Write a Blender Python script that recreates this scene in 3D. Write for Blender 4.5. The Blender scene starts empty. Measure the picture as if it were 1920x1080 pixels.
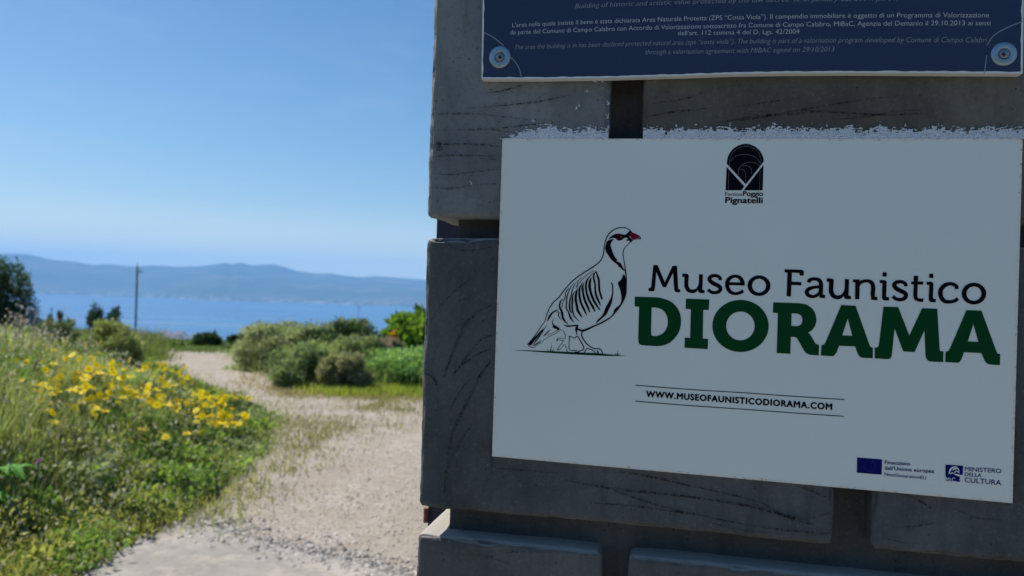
import bpy, bmesh, math, random
import numpy as np
from mathutils import Vector, Matrix, noise
from mathutils.geometry import tessellate_polygon
rad = math.radians
random.seed(7)
S = bpy.context.scene
COL = S.collection

# ------------------------------------------------------------------ camera, light, exposure
EYE = np.array([0.0, 0.0, 1.5])
YAW, PITCH, ROLL, F = rad(11.93), rad(0.15), rad(1.7), 1397.0
cy, sy, cp, sp, cr, sr = math.cos(YAW), math.sin(YAW), math.cos(PITCH), math.sin(PITCH), math.cos(ROLL), math.sin(ROLL)
FW = np.array([-sy*cp, cy*cp, sp]); _r = np.array([cy, sy, 0.0]); _u = np.cross(_r, FW)
RT = cr*_r + sr*_u; UP = -sr*_r + cr*_u
cam_d = bpy.data.cameras.new('camera'); cam = bpy.data.objects.new('camera', cam_d); COL.objects.link(cam)
cam.matrix_world = Matrix([[RT[0], UP[0], -FW[0], EYE[0]], [RT[1], UP[1], -FW[1], EYE[1]], [RT[2], UP[2], -FW[2], EYE[2]], [0, 0, 0, 1]])
cam_d.sensor_width = 36.0; cam_d.lens = 36.0*F/1920
cam_d.clip_start = 0.02; cam_d.clip_end = 60000
cam_d.dof.use_dof = True; cam_d.dof.focus_distance = 0.93; cam_d.dof.aperture_fstop = 6.0
S.camera = cam
S.view_settings.view_transform = 'Standard'; S.view_settings.look = 'None'
S.view_settings.gamma = 1; S.view_settings.use_curve_mapping = False
S.view_settings.exposure = 0.46

SUN_AZ, SUN_EL = 75.0, 54.0                       # degrees left of +Y, above the horizon
W_ = bpy.data.worlds.new('World'); S.world = W_; W_.use_nodes = True
wn = W_.node_tree; wn.nodes.clear()
sky = wn.nodes.new('ShaderNodeTexSky'); sky.sky_type = 'NISHITA'; sky.sun_disc = False
sky.sun_elevation = rad(SUN_EL); sky.sun_rotation = rad(-SUN_AZ)
sky.altitude = 250; sky.air_density = 1.1; sky.dust_density = 0.7; sky.ozone_density = 3.0
bg = wn.nodes.new('ShaderNodeBackground'); bg.inputs[1].default_value = 0.079
wo = wn.nodes.new('ShaderNodeOutputWorld')
# thin high cloud, faint, all round the sky
tc = wn.nodes.new('ShaderNodeTexCoord'); mp = wn.nodes.new('ShaderNodeMapping'); mp.inputs['Scale'].default_value = (2.2, 2.2, 9)
nz = wn.nodes.new('ShaderNodeTexNoise'); nz.inputs['Scale'].default_value = 2.3; nz.inputs['Detail'].default_value = 7; nz.inputs['Roughness'].default_value = .6
rp = wn.nodes.new('ShaderNodeMapRange'); rp.inputs[1].default_value = .53; rp.inputs[2].default_value = .8; rp.inputs[3].default_value = 0; rp.inputs[4].default_value = .09
mx = wn.nodes.new('ShaderNodeMixRGB'); mx.inputs[2].default_value = (8.0, 8.2, 8.4, 1)
wn.links.new(tc.outputs['Generated'], mp.inputs[0]); wn.links.new(mp.outputs[0], nz.inputs[0]); wn.links.new(nz.outputs[0], rp.inputs[0])
wn.links.new(rp.outputs[0], mx.inputs[0])
sx = wn.nodes.new('ShaderNodeSeparateXYZ'); wn.links.new(tc.outputs['Generated'], sx.inputs[0])          # pale band of sea air along the whole horizon
hb = wn.nodes.new('ShaderNodeMapRange'); hb.interpolation_type = 'SMOOTHSTEP'; hb.inputs[1].default_value = .115; hb.inputs[2].default_value = .0; hb.inputs[3].default_value = 0; hb.inputs[4].default_value = .62
wn.links.new(sx.outputs[2], hb.inputs[0]); m2 = wn.nodes.new('ShaderNodeMixRGB'); m2.inputs[2].default_value = (11.5, 11.4, 8.8, 1); wn.links.new(hb.outputs[0], m2.inputs[0]); hs = wn.nodes.new('ShaderNodeHueSaturation'); hs.inputs['Saturation'].default_value = 1.27; wn.links.new(sky.outputs[0], hs.inputs['Color']); wn.links.new(hs.outputs[0], mx.inputs[1]); wn.links.new(mx.outputs[0], m2.inputs[1]); wn.links.new(m2.outputs[0], bg.inputs[0]); wn.links.new(bg.outputs[0], wo.inputs[0])
sl = bpy.data.lights.new('sun', 'SUN'); sl.energy = 4.9; sl.angle = rad(0.53); sl.color = (1.0, 0.95, 0.87)
sun = bpy.data.objects.new('sun', sl); COL.objects.link(sun)
sdir = Vector((-math.sin(rad(SUN_AZ))*math.cos(rad(SUN_EL)), math.cos(rad(SUN_AZ))*math.cos(rad(SUN_EL)), math.sin(rad(SUN_EL))))
sun.rotation_euler = sdir.to_track_quat('Z', 'Y').to_euler()

# ------------------------------------------------------------------ geometry of the place: rays to real planes
def ray(px, py): return FW + (px-960)/F*RT - (py-540)/F*UP
def W(px, py, Y=0.940):                            # on a vertical plane parallel to the wall
    d = ray(px, py); return EYE + d*(Y/d[1])
def G(px, py, z=0.0):                              # on level ground
    d = ray(px, py); return EYE + d*((z-1.5)/d[2])
def D(px, py, dist):                               # at a distance in front of the camera
    return EYE + ray(px, py)*dist

# ------------------------------------------------------------------ helpers
def tag(o, label=None, cat=None, group=None, kind=None):
    if label: o['label'] = label
    if cat: o['category'] = cat
    if group: o['group'] = group
    if kind: o['kind'] = kind
    return o
def empty(name, loc=(0, 0, 0), **k):
    o = bpy.data.objects.new(name, None); COL.objects.link(o); o.location = loc; o.empty_display_size = .1
    return tag(o, **k)
def link(name, me, mat=None, parent=None, smooth=False):
    o = bpy.data.objects.new(name, me); COL.objects.link(o)
    if mat is not None and not me.materials:
        for m in (mat if isinstance(mat, (list, tuple)) else [mat]): me.materials.append(m)
    if smooth: me.polygons.foreach_set('use_smooth', [True]*len(me.polygons))
    if parent is not None:
        o.parent = parent
        if parent.parent is None and parent.location.length > 0: o.location = -parent.location     # parts are written in world metres
    return o
def pm(name, v, f, mat=None, parent=None, smooth=False, mi=None):
    me = bpy.data.meshes.new(name); me.from_pydata([tuple(a) for a in v], [], [tuple(a) for a in f]); me.update()
    if mi is not None: me.polygons.foreach_set('material_index', mi)
    return link(name, me, mat, parent, smooth)
def quads(name, P, C, mat, parent=None):           # P (N,4,3), C (N,3): many small leaves or blades in one mesh
    N = len(P); me = bpy.data.meshes.new(name)
    me.vertices.add(N*4); me.vertices.foreach_set('co', np.ascontiguousarray(P, dtype=np.float32).ravel())
    me.loops.add(N*4); me.loops.foreach_set('vertex_index', np.arange(N*4, dtype=np.int32))
    me.polygons.add(N); me.polygons.foreach_set('loop_start', np.arange(0, N*4, 4, dtype=np.int32)); me.polygons.foreach_set('loop_total', np.full(N, 4, dtype=np.int32))
    me.update(calc_edges=True)
    a = me.color_attributes.new('Col', 'FLOAT_COLOR', 'POINT')
    c = np.ones((N, 4, 4), dtype=np.float32); c[:, :, :3] = np.clip(C, 0, 1)[:, None, :]
    a.data.foreach_set('color', c.ravel())
    return link(name, me, mat, parent)
class NT:
    def __init__(s, name):
        s.m = bpy.data.materials.new(name); s.m.use_nodes = True; s.t = s.m.node_tree; s.t.nodes.clear()
        s.out = s.n('OutputMaterial')
    def n(s, t, **k):
        x = s.t.nodes.new('ShaderNode'+t)
        for a, b in k.items(): setattr(x, a, b)
        return x
    def l(s, a, b): s.t.links.new(a, b)
    def noise(s, scale, detail=4, rough=.55, vec=None, dist=0):
        x = s.n('TexNoise'); x.inputs['Scale'].default_value = scale; x.inputs['Detail'].default_value = detail
        x.inputs['Roughness'].default_value = rough; x.inputs['Distortion'].default_value = dist
        if vec is None: vec = s.pos()
        s.l(vec, x.inputs['Vector']); return x.outputs[0]
    def pos(s, scale=(1, 1, 1), rot=(0, 0, 0)):
        g = s.n('NewGeometry'); 
        if scale == (1, 1, 1) and rot == (0, 0, 0): return g.outputs['Position']
        m = s.n('Mapping'); m.inputs['Scale'].default_value = scale; m.inputs['Rotation'].default_value = rot
        s.l(g.outputs['Position'], m.inputs[0]); return m.outputs[0]
    def ramp(s, fac, stops):
        r = s.n('ValToRGB'); e = r.color_ramp.elements
        while len(e) < len(stops): e.new(.5)
        for i, (p, c) in enumerate(stops): e[i].position = p; e[i].color = (*c, 1) if len(c) == 3 else c
        s.l(fac, r.inputs[0]); return r.outputs[0]
    def rng(s, v, a, b, c=0, d=1):
        r = s.n('MapRange'); s.l(v, r.inputs[0])
        for i, q in enumerate((a, b, c, d)): r.inputs[i+1].default_value = q
        return r.outputs[0]
    def mix(s, fac, a, b, mode='MIX'):
        x = s.n('MixRGB', blend_type=mode)
        for i, v in enumerate((fac, a, b)):
            if hasattr(v, 'links') or hasattr(v, 'is_linked'): s.l(v, x.inputs[i])
            else: x.inputs[i].default_value = (*v, 1) if isinstance(v, tuple) else v
        return x.outputs[0]
    def bsdf(s, col, rough=.8, bump=None, bs=.3, bd=.01, spec=.5, metal=0):
        b = s.n('BsdfPrincipled')
        if isinstance(col, tuple): b.inputs['Base Color'].default_value = (*col, 1)
        else: s.l(col, b.inputs['Base Color'])
        if isinstance(rough, (int, float)): b.inputs['Roughness'].default_value = rough
        else: s.l(rough, b.inputs['Roughness'])
        b.inputs['Specular IOR Level'].default_value = spec; b.inputs['Metallic'].default_value = metal
        if bump is not None:
            k = s.n('Bump'); k.inputs['Strength'].default_value = bs; k.inputs['Distance'].default_value = bd
            s.l(bump, k.inputs['Height']); s.l(k.outputs[0], b.inputs['Normal'])
        return b
    def done(s, b): s.l(b.outputs[0] if hasattr(b, 'outputs') else b, s.out.inputs[0]); return s.m
def plain(name, col, rough=.6, spec=.4, metal=0, var=0.0, vs=60):
    t = NT(name)
    if var:
        n = t.noise(vs, 3); c = t.mix(n, tuple(max(0, x*(1-var)) for x in col), tuple(min(1, x*(1+var)) for x in col))
    else: c = col
    return t.done(t.bsdf(c, rough, spec=spec, metal=metal))
def leafmat(name, trans=.46, rough=.5, tint=(1.05, 1.1, .65)):
    t = NT(name); a = t.n('VertexColor', layer_name='Col')
    b = t.bsdf(a.outputs[0], rough, spec=.2); tr = t.n('BsdfTranslucent')
    t.l(t.mix(1.0, a.outputs[0], tint, 'MULTIPLY'), tr.inputs[0])
    m = t.n('MixShader'); m.inputs[0].default_value = trans; t.l(b.outputs[0], m.inputs[1]); t.l(tr.outputs[0], m.inputs[2])
    return t.done(m)

# ------------------------------------------------------------------ materials
def concrete(name, dark, light, tone):
    t = NT(name)
    big = t.noise(5, 5, .6); mid = t.noise(38, 5, .65); fine = t.noise(420, 3, .6)
    brush = t.noise(60, 3, .6, t.pos((1, 1, .18), (0, rad(24), 0)), .3)
    c = t.mix(t.rng(big, .35, .68), dark, light)
    c = t.mix(t.rng(mid, .35, .75, 0, .55), c, tone)
    c = t.mix(t.rng(brush, .5, .72, 0, .35), c, tuple(x*.62 for x in dark))
    sp_ = t.noise(210, 4, .75); c = t.mix(t.rng(sp_, .56, .76, 0, .28), c, (.36, .35, .33)); c = t.mix(t.rng(sp_, .44, .30, 0, .55), c, (.06, .06, .062)); c = t.mix(t.rng(t.noise(11, 5, .6), .5, .7, 0, .5), c, (.11, .108, .105))
    pit = t.n('TexVoronoi'); pit.inputs['Scale'].default_value = 120; t.l(t.pos(), pit.inputs[0])
    pm_ = t.rng(pit.outputs['Distance'], .05, .17, .22, 1); pk = t.rng(t.noise(33, 3), .52, .6, 1, 0)
    pitm = t.n('Math', operation='MAXIMUM'); t.l(pm_, pitm.inputs[0]); t.l(pk, pitm.inputs[1])
    c = t.mix(t.rng(pitm.outputs[0], 0, 1, .75, 0), c, (.02, .02, .02))
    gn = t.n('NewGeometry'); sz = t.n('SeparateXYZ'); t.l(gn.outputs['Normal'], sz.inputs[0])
    c = t.mix(t.rng(sz.outputs[2], .45, .9, 0, .7), c, (.46, .43, .38))   # upward faces painted paler so the sunlit ledges look brighter
    h = t.n('Math', operation='MULTIPLY_ADD'); t.l(fine, h.inputs[0]); h.inputs[1].default_value = .35; t.l(mid, h.inputs[2])
    h2 = t.n('Math', operation='ADD'); t.l(h.outputs[0], h2.inputs[0]); t.l(pitm.outputs[0], h2.inputs[1])
    return t.done(t.bsdf(c, .9, h2.outputs[0], .8, .0026, spec=.25))
M = {}
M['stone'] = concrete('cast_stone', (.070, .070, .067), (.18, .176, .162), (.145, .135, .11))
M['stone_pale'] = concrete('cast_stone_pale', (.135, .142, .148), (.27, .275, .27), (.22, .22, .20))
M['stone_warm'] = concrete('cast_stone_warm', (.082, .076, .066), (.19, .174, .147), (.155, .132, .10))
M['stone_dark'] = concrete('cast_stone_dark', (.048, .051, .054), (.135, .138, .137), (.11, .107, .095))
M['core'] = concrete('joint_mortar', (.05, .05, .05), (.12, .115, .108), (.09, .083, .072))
def streak():
    t = NT('charcoal_scuff'); b = t.bsdf((.014, .014, .016), .95, spec=.05); tr = t.n('BsdfTransparent'); m = t.n('MixShader')
    n = t.noise(260, 4, .7); n2 = t.noise(25, 3)
    k = t.n('Math', operation='MULTIPLY'); t.l(t.rng(n, .40, .62), k.inputs[0]); t.l(t.rng(n2, .35, .6, .25, .9), k.inputs[1])
    t.l(k.outputs[0], m.inputs[0]); t.l(tr.outputs[0], m.inputs[1]); t.l(b.outputs[0], m.inputs[2]); return t.done(m)
M['scuff'] = streak()
def smear():
    t = NT('white_plaster_crust'); n = t.noise(500, 4, .7); c = t.ramp(n, [(.30, (.42, .43, .45)), (.5, (.85, .86, .88))])
    return t.done(t.bsdf(c, .95, n, .8, .002, spec=.2))
M['plaster'] = smear()
def board():
    t = NT('white_sign_face'); n = t.noise(3, 3); f = t.noise(60, 3)
    c = t.mix(t.rng(n, .3, .7), (.77, .80, .735), (.805, .835, .77)); 
    d = t.noise(170, 2); c = t.mix(t.rng(d, .74, .80, 0, .35), c, (.30, .29, .26))
    return t.done(t.bsdf(c, .32, f, .03, .0004, spec=.5))
M['board'] = board()
def rim():
    t = NT('chipped_cream_rim'); n = t.noise(160, 4, .7); c = t.ramp(n, [(.30, (.25, .21, .17)), (.40, (.78, .71, .60)), (.6, (.88, .82, .70))])
    return t.done(t.bsdf(c, .7, spec=.3))
M['rim'] = rim()
def navy():
    t = NT('navy_plaque_face'); n = t.noise(4, 3); c = t.mix(t.rng(n, .3, .7), (.014, .022, .062), (.020, .030, .075))
    return t.done(t.bsdf(c, .28, t.noise(25, 2), .04, .001, spec=.5))
M['navy'] = navy()
M['white_edge'] = plain('white_plastic_edge', (.74, .74, .72), .5, var=.1, vs=90)
M['ink'] = plain('black_print', (.002, .002, .006), .6, .08)
M['green_ink'] = plain('green_print', (.002, .055, .014), .6, .08)
M['blue_ink'] = plain('blue_print', (.003, .006, .12), .6, .08)
M['red_ink'] = plain('red_print', (.20, .006, .02), .6, .08)
M['white_ink'] = plain('white_print', (.55, .57, .58), .4)
M['grey_ink'] = plain('grey_print', (.30, .32, .35), .4)
M['zinc'] = plain('zinc_plated_steel', (.34, .44, .50), .5, .5, .9, .12, 200)
M['screw'] = plain('dull_screw_steel', (.28, .28, .29), .4, .5, .9, .2, 400)
M['hole'] = plain('screw_recess', (.01, .01, .01), .8)
M['ring'] = plain('cloudy_acrylic', (.30, .32, .36), .25)
M['steel'] = plain('dark_painted_steel', (.028, .022, .045), .5, var=.3)
M['rust'] = plain('rusty_steel', (.20, .085, .07), .85, var=.4, vs=120)
M['bark'] = plain('bark', (.10, .08, .06), .9, var=.4, vs=40)
M['drystem'] = plain('dry_stem', (.42, .35, .26), .9, var=.3, vs=30)
M['greenstem'] = plain('green_stem', (.10, .17, .05), .7, var=.3, vs=30)
M['pole'] = plain('weathered_pole', (.12, .135, .16), .8, var=.3, vs=10)
M['leaf'] = leafmat('foliage'); M['drygrass'] = leafmat('dry_grass', .3, .8, (1, 1, .9))
M['petal'] = leafmat('petal', .3, .5, (1.05, 1, .8))
def petal(name, c): 
    t = NT(name); b = t.bsdf(c, .55, spec=.2); tr = t.n('BsdfTranslucent'); tr.inputs[0].default_value = (*c, 1)
    m = t.n('MixShader'); m.inputs[0].default_value = .3; t.l(b.outputs[0], m.inputs[1]); t.l(tr.outputs[0], m.inputs[2]); return t.done(m)
M['yellow'] = petal('yellow_petal', (.95, .76, .02)); M['yolk'] = petal('yellow_disc', (.80, .50, .01)); M['purple'] = petal('purple_floret', (.42, .16, .42))
def ground():
    t = NT('scrubby_soil'); a = t.noise(1.2, 6, .6); b = t.noise(14, 5, .65); far = t.noise(.02, 6, .6)
    c = t.ramp(a, [(.3, (.035, .055, .018)), (.5, (.07, .085, .03)), (.68, (.15, .12, .07))])
    c = t.mix(t.rng(b, .4, .7, 0, .6), c, (.10, .085, .05)); c = t.mix(t.rng(far, .45, .6, 0, .6), c, (.045, .07, .03))
    g = t.n('SeparateXYZ'); t.l(t.pos(), g.inputs[0]); town = t.ramp(t.noise(.045, 4, .7), [(.38, (.05, .07, .05)), (.5, (.16, .15, .15)), (.62, (.42, .38, .35))]); c = t.mix(t.rng(g.outputs[2], -190, -208, 0, 1), c, town)
    return t.done(t.bsdf(c, .95, b, .6, .03, spec=.15))
M['ground'] = ground()
def pathm():
    t = NT('pale_gravel'); a = t.noise(.9, 5, .6); g = t.noise(28, 5, .7); f = t.noise(130, 4, .7)
    c = t.ramp(a, [(.30, (.31, .28, .235)), (.5, (.42, .38, .325)), (.7, (.50, .46, .40))])
    c = t.mix(t.rng(g, .35, .7, 0, .5), c, (.30, .245, .19)); c = t.mix(t.rng(f, .5, .75, 0, .45), c, (.58, .52, .45))
    v = t.n('TexVoronoi'); v.inputs['Scale'].default_value = 34; t.l(t.pos(), v.inputs[0])
    c = t.mix(t.rng(v.outputs['Distance'], .3, .6, 0, .45), c, (.26, .215, .17))
    v2 = t.n('TexVoronoi'); v2.inputs['Scale'].default_value = 75; t.l(t.pos(), v2.inputs[0]); cs = t.n('SeparateColor'); t.l(v2.outputs['Color'], cs.inputs[0])
    c = t.mix(t.rng(cs.outputs[0], 0, .4, .55, 0), c, (.20, .18, .16)); c = t.mix(t.rng(cs.outputs[1], .75, 1, 0, .5), c, (.66, .60, .53))
    c = t.mix(t.rng(t.noise(3.2, 5, .65), .46, .64, 0, .6), c, (.30, .25, .195)); c = t.mix(t.rng(t.noise(9, 5, .7), .5, .64, 0, .5), c, (.24, .205, .165))
    tr = t.noise(1.1, 3, .5, t.pos((1.6, .28, 1), (0, 0, rad(-8)))); c = t.mix(t.rng(tr, .48, .66, 0, .5), c, (.30, .255, .20))
    return t.done(t.bsdf(c, .95, f, .7, .012, spec=.15))
M['path'] = pathm()
def asph():
    t = NT('worn_grey_concrete'); a = t.noise(1.6, 5, .6); f = t.noise(170, 4, .7)
    c = t.ramp(a, [(.3, (.235, .215, .19)), (.7, (.355, .33, .295))]); c = t.mix(t.rng(f, .4, .7, 0, .4), c, (.2, .19, .18)); c = t.mix(t.rng(t.noise(4, 6, .7), .5, .62, 0, .5), c, (.44, .39, .33)); c = t.mix(t.rng(t.noise(13, 5, .7), .52, .62, 0, .4), c, (.17, .155, .14))
    return t.done(t.bsdf(c, .9, f, .4, .004, spec=.2))
M['apron'] = asph()
M['pebble'] = leafmat('pebble_stone', 0.0, .9)
def sea():
    t = NT('sea_water'); w = t.noise(.03, 4, .6, t.pos((1, 1.8, 1))); big = t.noise(.0006, 4, .6, t.pos((.35, 1.6, 1), (0, 0, rad(20))))
    c = t.mix(t.rng(big, .4, .62), (.012, .075, .19), (.02, .10, .225))
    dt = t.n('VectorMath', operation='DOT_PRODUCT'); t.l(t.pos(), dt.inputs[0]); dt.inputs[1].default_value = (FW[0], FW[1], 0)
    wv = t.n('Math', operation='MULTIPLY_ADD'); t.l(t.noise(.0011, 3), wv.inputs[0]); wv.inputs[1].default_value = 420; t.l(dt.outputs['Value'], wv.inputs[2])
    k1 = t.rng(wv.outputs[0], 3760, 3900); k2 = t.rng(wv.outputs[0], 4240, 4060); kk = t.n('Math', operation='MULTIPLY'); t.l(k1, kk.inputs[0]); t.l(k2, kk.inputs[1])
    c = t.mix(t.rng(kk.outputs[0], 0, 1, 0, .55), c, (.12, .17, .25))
    r = t.rng(big, .4, .65, .38, .22)
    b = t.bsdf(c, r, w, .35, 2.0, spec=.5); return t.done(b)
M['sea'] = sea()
def hillm():
    t = NT('wooded_hillside'); a = t.noise(.0016, 8, .65); b = t.noise(.012, 4, .6)
    c = t.ramp(a, [(.35, (.018, .032, .022)), (.52, (.04, .052, .03)), (.66, (.11, .095, .065))])
    g = t.n('SeparateXYZ'); t.l(t.pos(), g.inputs[0]); low = t.rng(g.outputs[2], -215, -120, 1, 0)
    k = t.n('Math', operation='MULTIPLY'); t.l(low, k.inputs[0]); t.l(t.rng(b, .50, .60), k.inputs[1])
    c = t.mix(k.outputs[0], c, (.26, .24, .21))
    return t.done(t.bsdf(c, .95, spec=.1))
M['hill'] = hillm()
M['house'] = plain('pale_render', (.66, .61, .56), .9, var=.25, vs=.05); M['roof'] = plain('clay_roof', (.30, .17, .12), .9, var=.2, vs=.1)

# ------------------------------------------------------------------ terrain
SEA = -220.0
E_ = np.array([(-2.2, -3), (-2.3, .5), (-2.75, 2.3), (-2.95, 3.2), (-3.03, 3.9), (-3.1, 4.39), (-3.55, 6.0), (-4.75, 7.9), (-7.2, 10.0), (-10.2, 12.6), (-13.4, 15.2), (-16, 17), (-40, 27)])
def inland(x, y):                                  # metres to the left of the bank's foot, negative on the path
    x = np.asarray(x, float); y = np.asarray(y, float); best = np.full(x.shape, 1e9); sg = np.zeros(x.shape)
    for a, b in zip(E_[:-1], E_[1:]):
        d = b-a; t = np.clip(((x-a[0])*d[0]+(y-a[1])*d[1])/(d@d), 0, 1)
        qx = a[0]+t*d[0]; qy = a[1]+t*d[1]; r = np.hypot(x-qx, y-qy); s = np.sign(d[0]*(y-a[1])-d[1]*(x-a[0]))
        m = r < best; best = np.where(m, r, best); sg = np.where(m, s, sg)
    return best*sg
def sstep(a, b, x): t = np.clip((x-a)/(b-a), 0, 1); return t*t*(3-2*t)
def height(x, y):
    x = np.asarray(x, float); y = np.asarray(y, float)
    d = x*FW[0]+y*FW[1]; r = np.hypot(x, y)
    s = inland(x, y); bank = .48*sstep(0, 2.8, s)*(1-sstep(6, 11.5, d))+.05*np.sin(x*2.3+y)*np.sin(y*1.9)*sstep(.2, 1.5, s)*(1-sstep(14, 18, d))
    q = np.clip(d-16.4, 0, None)
    fall = np.where(q < 12, .36*q*sstep(0, 3, q), .36*12+.142*(q-12)); lim = 217.5 - .0003*np.clip(r-1500, 0, None)
    az = np.degrees(np.arctan2(-x, y))
    shore = 1900 + 1350*np.exp(-((az-36.3)/3.2)**2)
    z = bank - np.minimum(fall, lim) + .5*np.sin(x*.021)*np.cos(y*.017)*sstep(60, 200, r)*6
    z = np.where(r > shore, np.minimum(z, SEA-3 + 3.5*np.clip(1-(r-shore)/60, 0, 1)), z)
    return z
def build_ground():
    az = np.concatenate([np.linspace(-180, -70, 34)[:-1], np.linspace(-70, 30, 300)[:-1], np.linspace(30, 180, 40)[:-1]])
    rr = np.concatenate([[0.05], np.geomspace(.3, 40, 130), np.geomspace(42, 4200, 90)])
    A, R_ = np.meshgrid(np.radians(az), rr); X = np.sin(A)*R_; Y = np.cos(A)*R_; Z = height(X, Y)
    na = len(az); nr = len(rr); v = np.stack([X, Y, Z], -1).reshape(-1, 3)
    f = [(i*na+j, i*na+(j+1) % na, (i+1)*na+(j+1) % na, (i+1)*na+j) for i in range(nr-1) for j in range(na)]
    o = pm('ground', v, f, M['ground'], smooth=True); tag(o, kind='structure')
build_ground()
def wobble(poly, step=.12, amp=.10, f=1.7):
    out = []
    n = len(poly)
    for i in range(n):
        a = np.array(poly[i], float); b = np.array(poly[(i+1) % n], float); L = np.linalg.norm(b-a); k = max(1, int(L/step))
        nrm = np.array([-(b-a)[1], (b-a)[0]])/max(L, 1e-6)
        for j in range(k):
            p = a+(b-a)*j/k; w = amp*(noise.noise(Vector((p[0]*f, p[1]*f, 3)))+.6*noise.noise(Vector((p[0]*f*4, p[1]*f*4, 9)))+.35*noise.noise(Vector((p[0]*f*13, p[1]*f*13, 5))))
            p = p+nrm*w; out.append((p[0], p[1]))
    return out
def sheet(name, poly, z, mat, thick=.0):
    bm = bmesh.new(); vs = [bm.verts.new((x, y, z)) for x, y in poly]
    tris = tessellate_polygon([[Vector((x, y, 0)) for x, y in poly]])
    for t in tris:
        try: bm.faces.new([vs[i] for i in t])
        except ValueError: pass
    bmesh.ops.recalc_face_normals(bm, faces=bm.faces[:])
    if bm.faces[:] and sum(f.normal.z for f in bm.faces) < 0: bmesh.ops.reverse_faces(bm, faces=bm.faces[:])
    me = bpy.data.meshes.new(name); bm.to_mesh(me); bm.free(); return link(name, me, mat)
PATH = [(-2.2, -3), (-2.3, .5), (-2.75, 2.3), (-3.05, 3.2), (-3.13, 3.9), (-3.2, 4.39), (-3.65, 6.05), (-4.95, 7.95), (-7.4, 10.1), (-10.4, 12.7), (-13.4, 15.2), (-14, 15.8), (-10.6, 15.9), (-8.9, 14.0), (-7.6, 12.4), (-6.1, 10.8), (-4.9, 9.6), (-3.27, 9.75), (0, 10.2), (5, 10), (6, 6), (6, -3)]
tag(sheet('path', wobble(PATH), .006, M['path']), kind='structure')
a1, a2, a3, a4, a5 = G(345, 978), G(455, 1008), G(600, 1048), G(700, 1072), G(800, 1096)
APRON = [(-2.2, -2.8), (-2.3, .5), (-2.78, 2.3), (-3.0, 3.2), (-3.03, 3.7), (a1[0], a1[1]), (a2[0], a2[1]), (a3[0], a3[1]), (a4[0], a4[1]), (a5[0], a5[1]), (-.6, 3.0), (.8, 2.9), (4, 2.6), (4, -2.8)]
tag(sheet('concrete_apron', wobble(APRON, .05, .07, 2.6), .012, M['apron']), kind='structure')
o = pm('sea', [(-17000, -17000, SEA), (17000, -17000, SEA), (17000, 17000, SEA), (-17000, 17000, SEA)], [(0, 1, 2, 3)], M['sea']); tag(o, kind='structure')

tag(sheet('added_road', [(-2.0, -9), (-2.1, 1.6), (0, 1.9), (3.5, 1.8), (9, 1.6), (9, -9)], .018, plain('added_road_grey', (.24, .225, .195), .9, var=.3, vs=20)), kind='structure')  # strip added behind the camera to set the light bounced onto the wall
# far coast: ridge and shore as seen across the strait
RIDGE = [(-900, 470), (-500, 462), (-200, 470), (0, 475), (50, 476), (100, 487), (140, 490), (175, 497), (200, 495), (250, 499), (290, 497), (330, 500), (370, 499), (400, 496), (420, 492), (435, 495), (450, 491), (470, 497), (490, 496), (510, 495), (530, 499), (560, 508), (590, 512), (620, 512), (650, 517), (680, 520), (700, 518), (730, 519), (790, 524), (900, 528), (1100, 534), (1500, 545)]
SHORE = [(-900, 528), (0, 550), (75, 552), (250, 556), (400, 564), (540, 567), (660, 571), (790, 576), (1500, 597)]
def azel(l):
    o = []
    for px, py in l:
        d = ray(px, py); o.append((math.atan2(-d[0], d[1]), d[2]/math.hypot(d[0], d[1])))
    o.sort(); return np.array(o)
rz, sh = azel(RIDGE), azel(SHORE)
def build_hills():
    az = np.radians(np.linspace(-35, 75, 620)); H = np.interp(az, rz[:, 0], rz[:, 1]); sd = 221.5/np.maximum(.012, -np.interp(az, sh[:, 0], sh[:, 1]))
    nr = 60; RD = 12500.0; v = []; fs = []
    for i in range(nr):
        t = i/(nr-1)*1.35
        for j, a in enumerate(az):
            s0 = sd[j]; r = s0+(RD-s0)*t; x = -math.sin(a)*r; y = math.cos(a)*r
            top = H[j]*RD+1.5-SEA
            n = noise.fractal(Vector((x/900, y/900, 2)), 1, 2, 5)
            if t <= 1: prof = t**.72; z = SEA-1.5+top*prof*(1+.34*n*(1-t)*min(1, t*5)); z = min(z, (H[j]*r*.97+1.5) if t > .6 else 1e9) if t < .985 else H[j]*r+1.5
            else: z = H[j]*RD*(1-(t-1)*1.6)+1.5
            v.append((x, y, z))
    na = len(az)
    for i in range(nr-1):
        for j in range(na-1): fs.append((i*na+j, (i+1)*na+j, (i+1)*na+j+1, i*na+j+1))
    o = pm('hills', v, fs, M['hill'], smooth=True); tag(o, kind='structure')
build_hills()
# air between here and the far coast
def haze():
    m = bpy.data.materials.new('sea_haze'); m.use_nodes = True; t = m.node_tree; t.nodes.clear()
    o = t.nodes.new('ShaderNodeOutputMaterial'); v = t.nodes.new('ShaderNodeVolumePrincipled')
    v.inputs['Color'].default_value = (.31, .63, 1.0, 1); v.inputs['Density'].default_value = 9.0e-5; v.inputs['Anisotropy'].default_value = .0
    t.links.new(v.outputs[0], o.inputs[1])
    a, z0, z1 = 17100, SEA-15, 640
    vv = [(x, y, z) for z in (z0, z1) for x, y in ((-a, -a), (a, -a), (a, a), (-a, a))]
    o = pm('haze', vv, [(3, 2, 1, 0), (4, 5, 6, 7), (0, 1, 5, 4), (1, 2, 6, 5), (2, 3, 7, 6), (3, 0, 4, 7)], m); tag(o, kind='stuff')
haze()

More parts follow.
